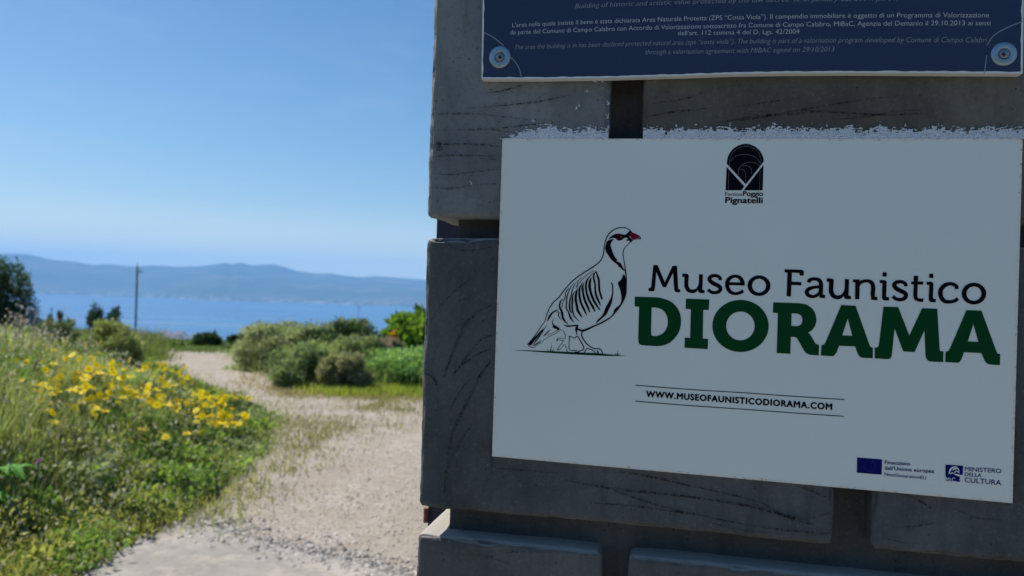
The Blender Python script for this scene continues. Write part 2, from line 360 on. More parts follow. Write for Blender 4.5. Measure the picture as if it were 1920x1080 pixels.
# ------------------------------------------------------------------ the gate pillar
SIGN_Y, FACE = 0.9357, 0.940
PILL = empty('stone_gate_pillar', (.5, 1.2, 0), label='grey rusticated stone pillar carrying the two museum signs, rough blocks with deep joints', cat='pillar')
def axis(a, b, r, step):
    e = [0, .12*r, .3*r, .55*r, .8*r, r]; L = b-a; n = max(2, int((L-2*r)/step))
    return [a+x for x in e]+[a+r+(L-2*r)*k/n for k in range(1, n)]+[b-x for x in reversed(e)]
def stone(x0, x1, z0, z1, y0=FACE, y1=FACE+.5, seed=0, fine=.008, r=.0075, smat='stone'):
    X = axis(x0, x1, r, fine); Z = axis(z0, z1, r, fine); Yv = axis(y0, y1, r, .03)
    idx = {}; vs = []; fs = []
    def vid(x, y, z):
        k = (round(x, 5), round(y, 5), round(z, 5))
        if k not in idx: idx[k] = len(vs); vs.append((x, y, z))
        return idx[k]
    def face(A, B, fn, flip):
        for i in range(len(A)-1):
            for j in range(len(B)-1):
                q = [fn(A[i], B[j]), fn(A[i+1], B[j]), fn(A[i+1], B[j+1]), fn(A[i], B[j+1])]
                q = [vid(*p) for p in q]; fs.append(q[::-1] if flip else q)
    face(X, Z, lambda a, b: (a, y0, b), False); face(Yv, Z, lambda a, b: (x0, a, b), True); face(Yv, Z, lambda a, b: (x1, a, b), False)
    face(X, Yv, lambda a, b: (a, b, z0), True); face(X, Yv, lambda a, b: (a, b, z1), False)
    c = Vector(((x0+x1)/2, (y0+y1)/2, (z0+z1)/2)); h = Vector(((x1-x0)/2-r, (y1-y0)/2-r, (z1-z0)/2-r)); out = []
    for v in vs:
        p = Vector(v)-c; q = Vector([max(-h[i], min(h[i], p[i])) for i in range(3)]); d = p-q
        n = d.normalized() if d.length > 1e-9 else Vector((0, -1, 0)); edge = sum(1 for i in range(3) if abs(d[i]) > r*.25)
        p = c+q+n*r; w = Vector((seed*3.1, 0, seed))
        k = (.0007*noise.fractal(p*14+w, 1, 2, 4)+.0003*noise.noise(p*130+w)) if n.y < -.9 else .0014*noise.fractal(p*14+w, 1, 2, 4)+.0006*noise.noise(p*130+w)
        if edge >= 2:
            ch = noise.noise(p*42+w)+.5*noise.noise(p*110+w); k -= .0105*max(0, ch-.10)
            k += .0012*noise.noise(p*260+w)
        p = p+n*k + Vector((0, 0, .0022*noise.noise(Vector((p.x*6, p.y*6, z0+seed)))*(1 if edge else 0)))
        out.append(p)
    return pm('stone_block', out, fs, M[smat], PILL, smooth=True)
courses = [(-.010+.390*k+.004, ) for k in range(4)]
rows = []
rows.append((1.593, 1.949, [(-.317, -.080), (-.039, .475), (.516, 1.03), (1.07, 1.30)]))
rows.append((1.210, 1.566, [(-.317, .197), (.240, .750), (.790, 1.30)]))
rows.append((.818, 1.174, [(-.317, -.073), (-.040, .475), (.516, 1.03), (1.07, 1.30)]))
rows.append((.430, .788, [(-.317, .197), (.240, .750), (.790, 1.30)]))
rows.append((.0, .400, [(-.317, -.073), (-.040, .475), (.516, 1.03), (1.07, 1.30)]))
rows.append((1.982, 2.338, [(-.317, .197), (.240, .750), (.790, 1.30)]))
n_ = 0; MAINST = {}
for ri, (z0, z1, xs) in enumerate(rows):
    for xi, (x0, x1) in enumerate(xs):
        vis = ri < 3 and x0 < .5
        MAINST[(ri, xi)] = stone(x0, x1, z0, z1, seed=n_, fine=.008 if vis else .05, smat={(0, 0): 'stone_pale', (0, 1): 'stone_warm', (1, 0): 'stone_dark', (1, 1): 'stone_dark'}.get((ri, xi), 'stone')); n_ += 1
def box(name, lo, hi, mat, parent=None, bev=.0):
    bm = bmesh.new(); bmesh.ops.create_cube(bm, size=1)
    for v in bm.verts: v.co = Vector([(lo[i]+hi[i])/2+v.co[i]*(hi[i]-lo[i]) for i in range(3)])
    if bev: bmesh.ops.bevel(bm, geom=bm.edges[:], offset=bev, segments=2, affect='EDGES')
    me = bpy.data.meshes.new(name); bm.to_mesh(me); bm.free(); return link(name, me, mat, parent)
box('mortar_core', (-.283, FACE+.036, .0), (1.27, FACE+.465, 2.36), M['core'], PILL)
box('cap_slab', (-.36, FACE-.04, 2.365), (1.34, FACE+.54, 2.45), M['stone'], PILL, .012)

# ------------------------------------------------------------------ flat print helpers (traced as strokes and outlines on the board's plane)
def cat(pts, n=5):                                 # smooth curve through points (x, y, width)
    P = np.array(pts, float); out = []
    if len(P) < 3: return P
    Q = np.vstack([2*P[0]-P[1], P, 2*P[-1]-P[-2]])
    for i in range(1, len(Q)-2):
        for k in range(n):
            t = k/n; a, b, c, d = Q[i-1], Q[i], Q[i+1], Q[i+2]
            out.append(.5*((2*b)+(-a+c)*t+(2*a-5*b+4*c-d)*t*t+(-a+3*b-3*c+d)*t**3))
    out.append(Q[-2]); o = np.array(out); o[:, 2] = np.maximum(o[:, 2], .8); return o
def outline(pts):                                  # closed outline; a third value marks a smooth point
    n = len(pts); o = []
    for i in range(n):
        p0, p1, p2, p3 = pts[i-1], pts[i], pts[(i+1) % n], pts[(i+2) % n]
        if len(p1) == 2 and len(p2) == 2: o.append(p1[:2]); continue
        a = np.array(p1[:2], float); b = np.array(p2[:2], float)
        ta = (b-np.array(p0[:2]))*.5 if len(p1) > 2 else (b-a); tb = (np.array(p3[:2])-a)*.5 if len(p2) > 2 else (b-a)
        L = np.linalg.norm(b-a)
        for q in (ta, tb):
            l = np.linalg.norm(q)
            if l > L: q *= L/l
        for k in range(6):
            t = k/6; h = (2*t**3-3*t*t+1)*a+(t**3-2*t*t+t)*ta+(-2*t**3+3*t*t)*b+(t**3-t*t)*tb; o.append(tuple(h))
    return o
class Print:
    def __init__(s, Y): s.Y = Y; s.v = []; s.f = []; s.k = 0; s.R = (0, 0, 1)
    def reg(s, x, y, sc): s.R = (x, y, sc); return s
    def w(s, x, y): p = W(s.R[0]+x/s.R[2], s.R[1]+y/s.R[2], s.Y); return (p[0], s.Y-1e-5*(s.k % 24), p[2])
    def poly(s, pts, holes=()):
        s.k += 1; loops = [outline(pts)]+[outline(h) for h in holes]; base = len(s.v)
        for l in loops: s.v += [s.w(*p[:2]) for p in l]
        for t in tessellate_polygon([[Vector((p[0], p[1], 0)) for p in l] for l in loops]): s.f.append(tuple(base+i for i in t))
        return s
    def st(s, *pts, w=None, flat=False, k=1.0):
        if w is not None: pts = [(p[0], p[1], w) for p in pts]
        P = cat(pts); s.k += 1; T = np.gradient(P[:, :2], axis=0); T /= np.maximum(1e-6, np.linalg.norm(T, axis=1))[:, None]
        N = np.stack([-T[:, 1], T[:, 0]], 1); base = len(s.v); n = len(P)
        for p, q in zip(P, N): 
            for sg in (1, -1): s.v.append(s.w(p[0]+q[0]*p[2]*.5*k*sg, p[1]+q[1]*p[2]*.5*k*sg))
        for i in range(n-1): s.f.append((base+2*i, base+2*i+1, base+2*i+3, base+2*i+2))
        if not flat:
            for e, sg in ((0, -1), (n-1, 1)):
                b = len(s.v); hw = P[e, 2]*.5*k
                for a in range(7):
                    an = -math.pi/2+math.pi*a/6; q = P[e, :2]+(T[e]*sg*math.cos(an)+N[e]*math.sin(an))*hw; s.v.append(s.w(*q))
                s.f.append(tuple(range(b, b+7)))
        return s
    def ell(s, cx, cy_, rx, ry, hole=None, n=56):
        def e(cx, cy_, rx, ry): return [(cx+rx*math.cos(6.28318*i/n), cy_+ry*math.sin(6.28318*i/n)) for i in range(n)]
        return s.poly(e(cx, cy_, rx, ry), [e(*hole)] if hole else [])
    def make(s, name, mat, parent, **k):
        return tag(pm(name, s.v, s.f, mat, parent), **k)
    def aff(s, pts, src, dst):                     # move a traced outline to another place of the same word
        sx = (dst[2]-dst[0])/(src[2]-src[0]); sy_ = (dst[3]-dst[1])/(src[3]-src[1])
        return [(dst[0]+(p[0]-src[0])*sx, dst[1]+(p[1]-src[1])*sy_)+tuple(p[2:]) for p in pts]
def textmesh(body, bold=0.0, sp=1.0):
    c = bpy.data.curves.new('t', 'FONT'); c.body = body; c.size = 1; c.offset = bold; c.space_character = sp; c.resolution_u = 3
    o = bpy.data.objects.new('t', c); COL.objects.link(o); bpy.context.view_layer.update()
    me = bpy.data.meshes.new_from_object(o.evaluated_get(bpy.context.evaluated_depsgraph_get()))
    v = np.empty(len(me.vertices)*3); me.vertices.foreach_get('co', v); v = v.reshape(-1, 3); f = [tuple(p.vertices) for p in me.polygons]
    bpy.data.objects.remove(o); bpy.data.curves.remove(c); bpy.data.meshes.remove(me); return v, f
CAP = None
def text(name, body, l, r, cap, Y, mat, parent, bold=0.0, slant=0.0, sp=1.0, mid_=None):
    global CAP
    if CAP is None: v, f = textmesh('H'); CAP = v[:, 1].max()
    v, f = textmesh(body, min(bold, 0), sp)
    if bold > 0:
        n0 = len(v); cp = [(0, 0)]+[(bold*a, bold*b) for a, b in ((1, 0), (-1, 0), (0, .8), (0, -.8))]; f = [tuple(i+k*n0 for i in q) for k in range(5) for q in f]; lay = np.repeat(np.arange(5), n0)
        v = np.concatenate([v+[dx, dy, 0] for dx, dy in cp])
    else: lay = np.zeros(len(v))
    x0, x1 = v[:, 0].min(), v[:, 0].max(); A = W(*l, Y); B = W(*r, Y)
    mid = ((l[0]+r[0])/2, (l[1]+r[1])/2); h = np.linalg.norm(W(mid[0], mid[1]-cap, Y)-W(*mid, Y))/CAP
    t = (v[:, 0]-x0)/(x1-x0); P = A[None]+(B-A)[None]*t[:, None]
    if mid_: tm = (mid_[0]-l[0])/(r[0]-l[0]); P[:, 2] += (W(*mid_, Y)-(A+(B-A)*tm))[2]*t*(1-t)/(tm*(1-tm))
    if True:  P[:, 2] += v[:, 1]*h; P[:, 0] += v[:, 1]*h*slant; P[:, 1] = Y-lay*1.2e-5
    return pm(name, P, f, mat, parent)

# ------------------------------------------------------------------ the museum sign
BOARD = empty('museum_sign', tuple(W(1420, 900, SIGN_Y)), label='white museum sign board with partridge emblem and green DIORAMA lettering', cat='sign')
C4 = [(942, 260), (1917.5, 260), (1898.5, 943.5), (922.5, 855.5)]
def slab(name, cs, y0, y1, mat, parent, edge=None):
    P = [W(*c, y0) for c in cs]; v = [tuple(p) for p in P]+[(p[0], y1, p[2]) for p in P]; n = len(cs)
    f = [tuple(range(n))[::-1], tuple(range(n, 2*n))]+[(i, (i+1) % n, n+(i+1) % n, n+i) for i in range(n)]
    return pm(name, v, f, [mat, edge] if edge else mat, parent, mi=[0, 0]+[1]*n if edge else None)
slab('board', C4, SIGN_Y, FACE-.0003, M['board'], BOARD, M['rim'])
def rimstrip(name, cs, y, w, mat, parent, seed=0):
    P = [W(*c, y) for c in cs]; ctr = sum(P)/len(P); v = []; f = []
    for i in range(len(P)):
        a, b = P[i], P[(i+1) % len(P)]; n = max(2, int(np.linalg.norm(b-a)/.003)); d = (b-a)/np.linalg.norm(b-a); nn = np.array([-d[2], 0, d[0]])
        if nn@(ctr-a) < 0: nn = -nn
        base = len(v)
        for k in range(n+1):
            p = a+(b-a)*k/n; ww = w*(1+.5*noise.noise(Vector((p[0]*90, seed+i, p[2]*90)))) if not callable(w) else w(i)
            v += [(p[0], y-1e-5*i, p[2]), (p[0]+nn[0]*ww, y-1e-5*i, p[2]+nn[2]*ww)]
        f += [(base+2*k, base+2*k+1, base+2*k+3, base+2*k+2) for k in range(n)]
    return pm(name, v, f, mat, parent)
rimstrip('worn_border', C4, SIGN_Y-.0002, .0022, M['rim'], BOARD)
PY = SIGN_Y-.0004
p = Print(PY).reg(1180, 490, 6)
u_ = [(597, 138), (640, 140, 1), (665, 150, 1), (668, 175, 1), (664, 260, 1), (680, 305, 1), (715, 318, 1), (755, 300, 1), (780, 250, 1), (783, 145), (828, 147), (822, 320), (848, 326), (846, 358), (800, 357, 1), (778, 345, 1), (773, 325), (740, 352, 1), (700, 358, 1), (650, 340, 1), (620, 290, 1), (618, 230, 1), (620, 178), (595, 172)]
s_ = [(1023, 212, 38), (1019, 186, 38), (992, 166, 36), (957, 161, 36), (920, 170, 40), (901, 199, 46), (922, 232, 46), (963, 257, 46), (1008, 280, 46), (1025, 308, 44), (1008, 340, 40), (965, 353, 36), (922, 346, 36), (885, 318, 38)]
p.poly([(270, 42), (318, 43), (400, 235), (487, 50), (537, 52), (550, 300, 1), (556, 315), (574, 316), (572, 348), (530, 347, 1), (507, 330, 1), (492, 130), (412, 292), (376, 290), (303, 120), (287, 310, 1), (275, 335, 1), (250, 337), (215, 335), (218, 300), (235, 298, 1), (245, 285, 1)])
p.poly(u_); p.st(*s_, flat=True)
p.st((1105, 252), (1200, 253), (1298, 257), w=34, flat=True)
p.st((1277, 273, 44), (1270, 225, 46), (1240, 182, 40), (1192, 167, 34), (1140, 182, 40), (1106, 225, 46), (1103, 285, 46), (1130, 338, 42), (1180, 363, 34), (1235, 357, 34), (1283, 333, 38), flat=True)
p.ell(1459, 274, 129, 116, (1459, 274, 78, 78))
p.reg(1420, 490, 5.4)
p.poly([(277, 80), (445, 86, 1), (468, 95, 1), (471, 115, 1), (468, 145), (428, 144), (427, 118), (350, 115), (347, 205), (447, 211), (445, 243), (346, 240), (340, 357), (296, 355), (305, 114), (275, 112)])
p.st((520, 215, 40), (530, 190, 36), (575, 178, 34), (622, 188, 38), (643, 225, 44), (643, 300, 44), (642, 335, 44), flat=True); p.st((630, 350), (655, 354), (687, 356), w=34, flat=True)
p.st((642, 258, 30), (580, 262, 30), (522, 280, 38), (500, 312, 42), (520, 345, 38), (565, 357, 32), (610, 340, 32), (643, 305, 30))
p.poly(p.aff(u_, (596, 138, 848, 358), (703, 172, 949, 384)))
p.st((968, 197), (990, 198), (1015, 199), w=30, flat=True); p.st((1013, 183), (1013, 280), (1011, 384), w=44, flat=True)
p.st((1020, 252, 30), (1045, 213, 34), (1110, 198, 32), (1155, 215, 40), (1172, 260, 44), (1169, 330, 44), (1169, 358, 42), flat=True); p.st((1152, 370), (1180, 375), (1216, 378), w=34, flat=True)
i_ = [(1238, 190), (1290, 191, 1), (1308, 205, 1), (1309, 230, 1), (1304, 350), (1312, 362), (1335, 364), (1332, 397), (1285, 395, 1), (1264, 380, 1), (1262, 345, 1), (1266, 222), (1240, 220)]
p.poly(i_); p.poly([(1269, 112), (1311, 112), (1309, 154), (1267, 154)])
p.reg(1650, 500, 5.4)
p.st(*[(a, b, c*.96) for a, b, c in p.aff(s_, (868, 145, 1047, 372), (112, 137, 285, 352))], flat=True)
p.poly([(342, 92), (388, 93), (384, 150), (438, 151), (437, 182), (383, 181), (378, 290, 1), (385, 315, 1), (405, 322, 1), (440, 322), (437, 357), (395, 355, 1), (350, 335, 1), (337, 295, 1), (341, 180), (314, 179), (316, 150), (341, 150)])
p.poly(p.aff(i_, (1238, 190, 1335, 397), (470, 153, 566, 361))); p.poly([(498, 72), (541, 72), (540, 115), (497, 115)])
p.st((777, 227, 40), (770, 195, 38), (715, 173, 34), (655, 190, 42), (614, 240, 46), (618, 305, 46), (655, 350, 40), (710, 356, 34), (757, 346, 34), (790, 322, 36), flat=True)
p.ell(951, 273, 124, 110, (951, 273, 76, 73))
p.make('lettering', M['ink'], BOARD, label='black slab lettering Museo Faunistico')
p = Print(PY).reg(1180, 490, 6)
p.poly([(62, 397), (300, 405), (345, 410, 1), (470, 455, 1), (555, 550, 1), (582, 680, 1), (550, 810, 1), (470, 905, 1), (390, 943, 1), (320, 954, 1), (240, 950), (140, 943, 1), (110, 925, 1), (100, 890, 1), (110, 511), (59, 506)],
       [[(250, 520), (290, 519, 1), (370, 545, 1), (420, 610, 1), (433, 690, 1), (415, 760, 1), (370, 815, 1), (300, 840, 1), (262, 838, 1), (246, 820, 1)]])
p.poly([(638, 420), (900, 430), (893, 548), (832, 545), (826, 868), (886, 873), (882, 988), (620, 972), (625, 857), (684, 862), (692, 540), (633, 534)])
p.ell(1251, 727, 317, 293, (1250, 727, 160, 162), 72)
p.reg(1420, 490, 5.4)
p.poly([(162, 415), (430, 425), (500, 440, 1), (565, 490, 1), (597, 570, 1), (590, 640, 1), (560, 690, 1), (516, 722), (540, 750, 1), (585, 825, 1), (600, 840, 1), (625, 845), (622, 953), (530, 945, 1), (490, 925, 1), (465, 890, 1), (405, 785, 1), (385, 768, 1), (340, 765), (334, 937), (196, 928), (208, 525), (157, 520)],
       [[(347, 528), (400, 530, 1), (440, 548, 1), (456, 590, 1), (445, 635, 1), (405, 656, 1), (344, 652)]])
p.poly([(850, 442), (995, 450), (1137, 850), (1150, 870), (1171, 874), (1168, 982), (1060, 975, 1), (1025, 950, 1), (990, 862), (828, 855), (800, 925, 1), (770, 958, 1), (740, 960), (643, 953), (650, 845), (670, 845, 1), (690, 820, 1)], [[(915, 580), (962, 753), (860, 750)]])
p.reg(1650, 500, 5.4)
p.poly([(35, 405), (185, 410), (297, 698), (427, 420), (580, 427), (605, 845), (612, 855), (643, 857), (640, 967), (510, 960, 1), (475, 940, 1), (462, 900, 1), (450, 645), (350, 865), (235, 858), (148, 625), (120, 890, 1), (108, 925, 1), (80, 936, 1), (-54, 928), (-52, 820), (-25, 817, 1), (-12, 795, 1)])
p.poly([(875, 440), (1028, 446), (1178, 855), (1190, 880), (1217, 885), (1214, 997), (1110, 990, 1), (1070, 968, 1), (1027, 875), (850, 867), (825, 935, 1), (800, 968, 1), (770, 973), (660, 966), (664, 860), (685, 858, 1), (705, 835, 1)], [[(945, 582), (996, 762), (889, 757)]])
p.make('lettering', M['green_ink'], BOARD, label='heavy green slab lettering DIORAMA')
p = Print(PY).reg(1180, 700, 8.727)
p.st((105, 196), (900, 258), (1920, 322), w=13, flat=True); p.st((95, 455), (900, 522), (1920, 592), w=13, flat=True)
p.reg(1380, 700, 8.727); p.st((175, 322), (900, 374), (1775, 430), w=13, flat=True); p.st((175, 592), (900, 645), (1765, 704), w=13, flat=True)
p.make('ruled_line', M['ink'], BOARD)
text('web_address', 'WWW.MUSEOFAUNISTICODIORAMA.COM', (1211, 744), (1560.5, 768.5), 11.2, PY, M['ink'], BOARD, bold=.05, sp=1.14)

# partridge emblem
p = Print(PY).reg(1100, 410, 9)
p.st((0, 885, 16), (80, 830, 18), (160, 778, 18), (225, 720, 18), (270, 640, 18), (290, 540, 16), (300, 450, 16), (325, 350, 18), (370, 265, 20), (440, 200, 18), (520, 160, 16), (600, 150, 14), (670, 160, 14), (730, 195, 16), (760, 235, 16), (830, 265, 14), (890, 300, 16), (908, 338, 20))
p.st((905, 342, 12), (850, 345, 8), (790, 357, 10), (745, 388, 20)); p.st((735, 340, 5), (800, 330, 5), (880, 328, 5))
p.st((745, 385, 14), (700, 430, 12), (645, 490, 12), (618, 550, 14), (615, 620, 14), (632, 720, 14), (648, 820, 16), (660, 920, 20), (668, 1000, 18), (668, 1080, 18))
p.poly([(360, 350), (410, 300, 1), (470, 265, 1), (550, 253, 1), (620, 268, 1), (660, 268, 1), (700, 230, 1), (730, 200), (760, 215), (735, 260, 1), (715, 285, 1), (745, 330, 1), (770, 370), (735, 405), (715, 370, 1), (690, 375), (665, 365, 1), (700, 340, 1), (660, 320, 1), (625, 335, 1), (590, 362, 1), (550, 372, 1), (510, 355, 1), (480, 330, 1), (430, 325, 1)])
p.poly([(340, 385), (380, 360, 1), (440, 343, 1), (458, 350, 1), (430, 380, 1), (405, 430, 1), (420, 510, 1), (450, 590, 1), (480, 650, 1), (520, 700), (500, 712), (580, 755), (600, 800), (635, 865), (640, 890), (600, 860), (570, 828), (545, 815), (520, 775), (470, 740), (400, 675), (365, 620), (330, 570), (310, 500), (325, 440)])
p.reg(1030, 500, 9)
for q in ([(750, 0, 18), (600, 90, 18), (450, 195, 18), (350, 285, 16), (250, 400, 16), (150, 530, 16), (70, 600, 16), (0, 700, 16)],
          [(1275, 0, 16), (1285, 100, 16), (1300, 200, 14), (1300, 320, 14), (1290, 470, 14), (1240, 600, 14), (1150, 730, 14), (1050, 840, 20), (950, 910, 24), (800, 985, 24), (650, 1045, 20), (560, 1070, 16), (490, 1050, 16)],
          [(1040, 268, 8), (1062, 300, 20), (1070, 400, 20), (1060, 500, 26), (1020, 620, 56), (975, 710, 64), (940, 790, 54), (880, 860, 34), (830, 905, 32), (785, 955, 8)],
          [(790, 88, 18), (815, 160, 30), (835, 230, 34), (838, 300, 36), (845, 400, 32), (870, 490, 34), (888, 545, 26)],
          [(790, 85, 14), (750, 130, 26), (750, 200, 30), (770, 290, 28), (775, 400, 32), (795, 500, 36), (830, 580, 34), (862, 655, 14)],
          [(708, 185, 10), (685, 250, 40), (680, 340, 44), (700, 440, 42), (740, 550, 40), (790, 640, 34), (848, 725, 20)],
          [(738, 100, 4), (670, 180, 16), (628, 250, 30), (618, 340, 34), (630, 440, 34), (660, 540, 36), (700, 620, 36), (740, 690, 38), (770, 755, 16)],
          [(585, 270, 6), (560, 350, 34), (570, 440, 34), (590, 540, 38), (630, 640, 38), (660, 710, 32), (680, 765, 18)],
          [(560, 270, 6), (520, 340, 26), (505, 420, 34), (515, 540, 36), (545, 640, 36), (590, 730, 34), (628, 815, 12)],
          [(478, 360, 6), (455, 440, 34), (445, 540, 40), (460, 640, 40), (480, 740, 42), (515, 800, 34), (558, 862, 8)],
          [(435, 410, 5), (395, 480, 20), (390, 580, 28), (385, 700, 28), (405, 800, 22), (440, 860, 18), (515, 925, 6)],
          [(455, 260, 6), (400, 360, 12), (370, 470, 14), (345, 600, 26), (345, 720, 26), (370, 780, 14)],
          [(415, 280, 6), (355, 360, 12), (320, 440, 14), (295, 520, 20), (290, 620, 20), (285, 700, 22), (320, 760, 20), (345, 830, 34), (375, 890, 26), (420, 940, 6)],
          [(330, 365, 8), (280, 430, 14), (265, 520, 14), (230, 600, 12), (215, 690, 10)],
          [(220, 545, 8), (185, 600, 24), (175, 680, 28), (210, 760, 36), (225, 850, 40), (260, 920, 26), (322, 975, 8)],
          [(780, 65, 6), (700, 95, 8), (590, 180, 10), (510, 280, 8)], [(555, 180, 6), (490, 240, 12), (475, 300, 14), (463, 345, 20)],
          [(145, 725, 8), (60, 770, 24), (0, 850, 34), (-30, 920, 6)], [(100, 762, 8), (158, 770, 14), (155, 830, 16), (205, 905, 6)],
          [(245, 980, 6), (300, 1005, 26), (400, 998, 24), (470, 995, 26), (462, 1040, 36), (455, 1100, 22)]): p.st(*q)
p.poly([(1248, 125), (1275, 150), (1290, 200), (1302, 320, 1), (1290, 470, 1), (1240, 605, 1), (1150, 735, 1), (1040, 850), (1075, 790, 1), (1100, 720, 1), (1190, 640, 1), (1210, 590, 1), (1215, 500, 1), (1190, 380, 1), (1160, 300, 1), (1160, 262), (1200, 230, 1), (1230, 180, 1)])
p.reg(970, 580, 10.8)
for q in ([(640, 0, 20), (590, 120, 16), (560, 235, 14), (480, 350, 14), (350, 540, 14), (210, 710, 16)],
          [(210, 710, 12), (250, 755, 10), (310, 775, 8), (350, 760, 8), (480, 670, 8), (630, 560, 8), (740, 510, 8), (830, 455, 8), (880, 415, 8), (935, 450, 10), (975, 540, 12), (955, 600, 10), (900, 590, 10), (845, 580, 8), (805, 610, 14), (795, 645, 10)],
          [(800, 640, 12), (850, 605, 6), (880, 630, 8), (930, 635, 10), (900, 690, 10), (850, 750, 10), (835, 800, 10), (805, 812, 16), (860, 822, 8), (910, 760, 8), (955, 715, 8), (985, 770, 10), (1000, 830, 12), (1050, 885, 14), (1200, 885, 14)],
          [(1060, 545, 18), (1100, 560, 12), (1150, 585, 16), (1220, 550, 18), (1280, 650, 20), (1345, 770, 22), (1320, 825, 18), (1240, 850, 18), (1230, 870, 20), (1330, 900, 16), (1390, 820, 18), (1430, 795, 16), (1540, 840, 16), (1590, 905, 16)],
          [(1055, 545, 18), (1050, 680, 14), (1045, 780, 14), (1080, 830, 12), (1200, 835, 18)],
          [(1310, 450, 26), (1305, 540, 24), (1360, 640, 24), (1440, 730, 20), (1560, 795, 18), (1660, 800, 18), (1710, 850, 18), (1715, 900, 18), (1630, 910, 14), (1590, 905, 16)],
          [(1625, 850, 30), (1635, 880, 26), (1637, 905, 20)], [(1600, 320, 22), (1400, 420, 22), (1310, 450, 24)], [(1220, 400, 18), (1270, 430, 20), (1400, 415, 14), (1530, 330, 6)],
          [(1225, 330, 26), (1190, 380, 32), (1190, 450, 24), (1210, 525, 10)], [(860, 400, 8), (750, 465, 8), (610, 525, 6)], [(665, 410, 6), (600, 480, 22), (530, 545, 12)],
          [(600, 320, 6), (450, 540, 24), (325, 715, 14)], [(490, 630, 4), (420, 680, 20), (330, 735, 12)], [(1180, 870, 26), (1230, 880, 30), (1290, 893, 16)]): p.st(*q)
p.poly([(755, 160), (720, 240, 1), (725, 300), (800, 345), (862, 385), (820, 430), (800, 415), (790, 390), (755, 395), (740, 375), (705, 360), (725, 340), (705, 290, 1), (715, 220, 1)])
p.poly([(530, 380), (510, 440), (380, 610), (265, 738), (250, 728), (215, 705), (330, 580)])
p.make('partridge_emblem', M['ink'], BOARD, label='line drawing of a standing partridge with barred flank')
p = Print(PY-.0003).reg(1100, 410, 9)
p.poly([(757, 242), (830, 272), (880, 305), (888, 328), (800, 345), (748, 352), (760, 325), (715, 280)]); p.ell(557, 315, 52, 50, (557, 315, 44, 42), 30)
p.make('beak_colour', M['red_ink'], BOARD, label='dark red beak and eye ring of the partridge drawing')
p = Print(PY-.0003).reg(1100, 410, 9); p.ell(574, 308, 9, 8, None, 12); p.reg(970, 580, 10.8); p.st((470, 470, 4), (400, 575, 6), (280, 725, 5)); p.st((505, 470, 4), (430, 590, 7), (300, 742, 5)); p.make('highlight_marks', M['grey_ink'], BOARD, kind='stuff')
p = Print(PY+.0001)
p.poly([(957, 656), (1010, 657.6), (1060, 659.5), (1120, 662.3), (1175, 667.2), (1140, 667.6), (1090, 665.3), (1040, 662.4), (1000, 659.3)])
for x, y in ((1032, 661), (1157, 667)):
    k = 1 if x < 1100 else .62
    for dx, tx, h in ((-3, -6, 9), (0, 3, 19), (3, 7, 9)): p.poly([(x+dx*k-1.2, y), (x+dx*k+1.2, y), (x+tx*k, y-h*k)])
p.make('ground_stroke', M['green_ink'], BOARD)

# fortress emblem
p = Print(PY).reg(1320, 255, 7.7125)
p.poly([(332, 405), (332, 370, 1), (350, 290, 1), (400, 210, 1), (480, 145, 1), (600, 112, 1), (715, 140, 1), (800, 205, 1), (850, 290, 1), (864, 350, 1), (862, 372), (605, 700)])
p.poly([(328, 447), (583, 727), (545, 785), (312, 785)]); p.poly([(860, 418), (848, 785), (575, 785)])
p.make('fortress_emblem', M['ink'], BOARD, label='black arched vault emblem split by a white V')
p = Print(PY-.0003).reg(1320, 255, 7.7125)
for q in ([(366, 438), (375, 330), (430, 220), (520, 165), (600, 152), (690, 165), (780, 230), (820, 330), (822, 405)], [(375, 370), (450, 295), (560, 270), (680, 280), (770, 330), (815, 400)],
          [(500, 560), (500, 480), (560, 410), (660, 378), (740, 390), (800, 430)], [(500, 478), (560, 485), (598, 540), (604, 675)], [(545, 430), (620, 430), (680, 470), (690, 545)],
          [(362, 500), (355, 640), (350, 780)], [(812, 500), (808, 640), (803, 775)], [(580, 122), (590, 146)], [(618, 146), (630, 122)]): p.st(*q, w=2.6)
p.make('emblem_lines', M['grey_ink'], BOARD)
text('caption_text', 'Fortino', (1359.5, 367.2), (1391, 367.4), 6.6, PY, M['ink'], BOARD, .012, sp=1.1)
text('caption_text', 'Poggio', (1392.8, 367.2), (1431, 367.6), 8.8, PY, M['ink'], BOARD, .03)
text('caption_text', 'Pignatelli', (1359.5, 380.5), (1430.3, 381), 10.8, PY, M['ink'], BOARD, .03)
# funders' emblems
p = Print(PY).reg(1580, 830, 5.647); p.poly([(153, 157), (418, 178), (412, 340), (150, 318)]); p.make('flag_emblem', M['blue_ink'], BOARD, label='dark blue flag rectangle with faint ring of stars')
p = Print(PY-.0003).reg(1580, 830, 5.647)
for i in range(12): p.ell(283+62*math.sin(i*.5236), 249+52*math.cos(i*.5236), 4.2, 4.2, None, 8)
p.make('star_ring', plain('dull_gold_print', (.06, .07, .16), .5), BOARD)
text('caption_text', 'Finanziato', (1658.8, 870), (1706.5, 873), 6.6, PY, M['blue_ink'], BOARD, .016)
text('caption_text', "dall'Unione europea", (1658.6, 880.6), (1751.5, 887), 6.8, PY, M['blue_ink'], BOARD, .016)
text('caption_text', 'NextGenerationEU', (1658.3, 892), (1736.5, 899), 6.0, PY, M['blue_ink'], BOARD, .008)
p = Print(PY).reg(1580, 830, 5.647); p.poly([(1088, 232), (1276, 245), (1272, 340), (1238, 345), (1256, 385), (1240, 415), (1090, 403)]); p.make('ministry_emblem', M['blue_ink'], BOARD, label='blue square with a pale sculpted head')
p = Print(PY-.0003).reg(1580, 830, 5.647)
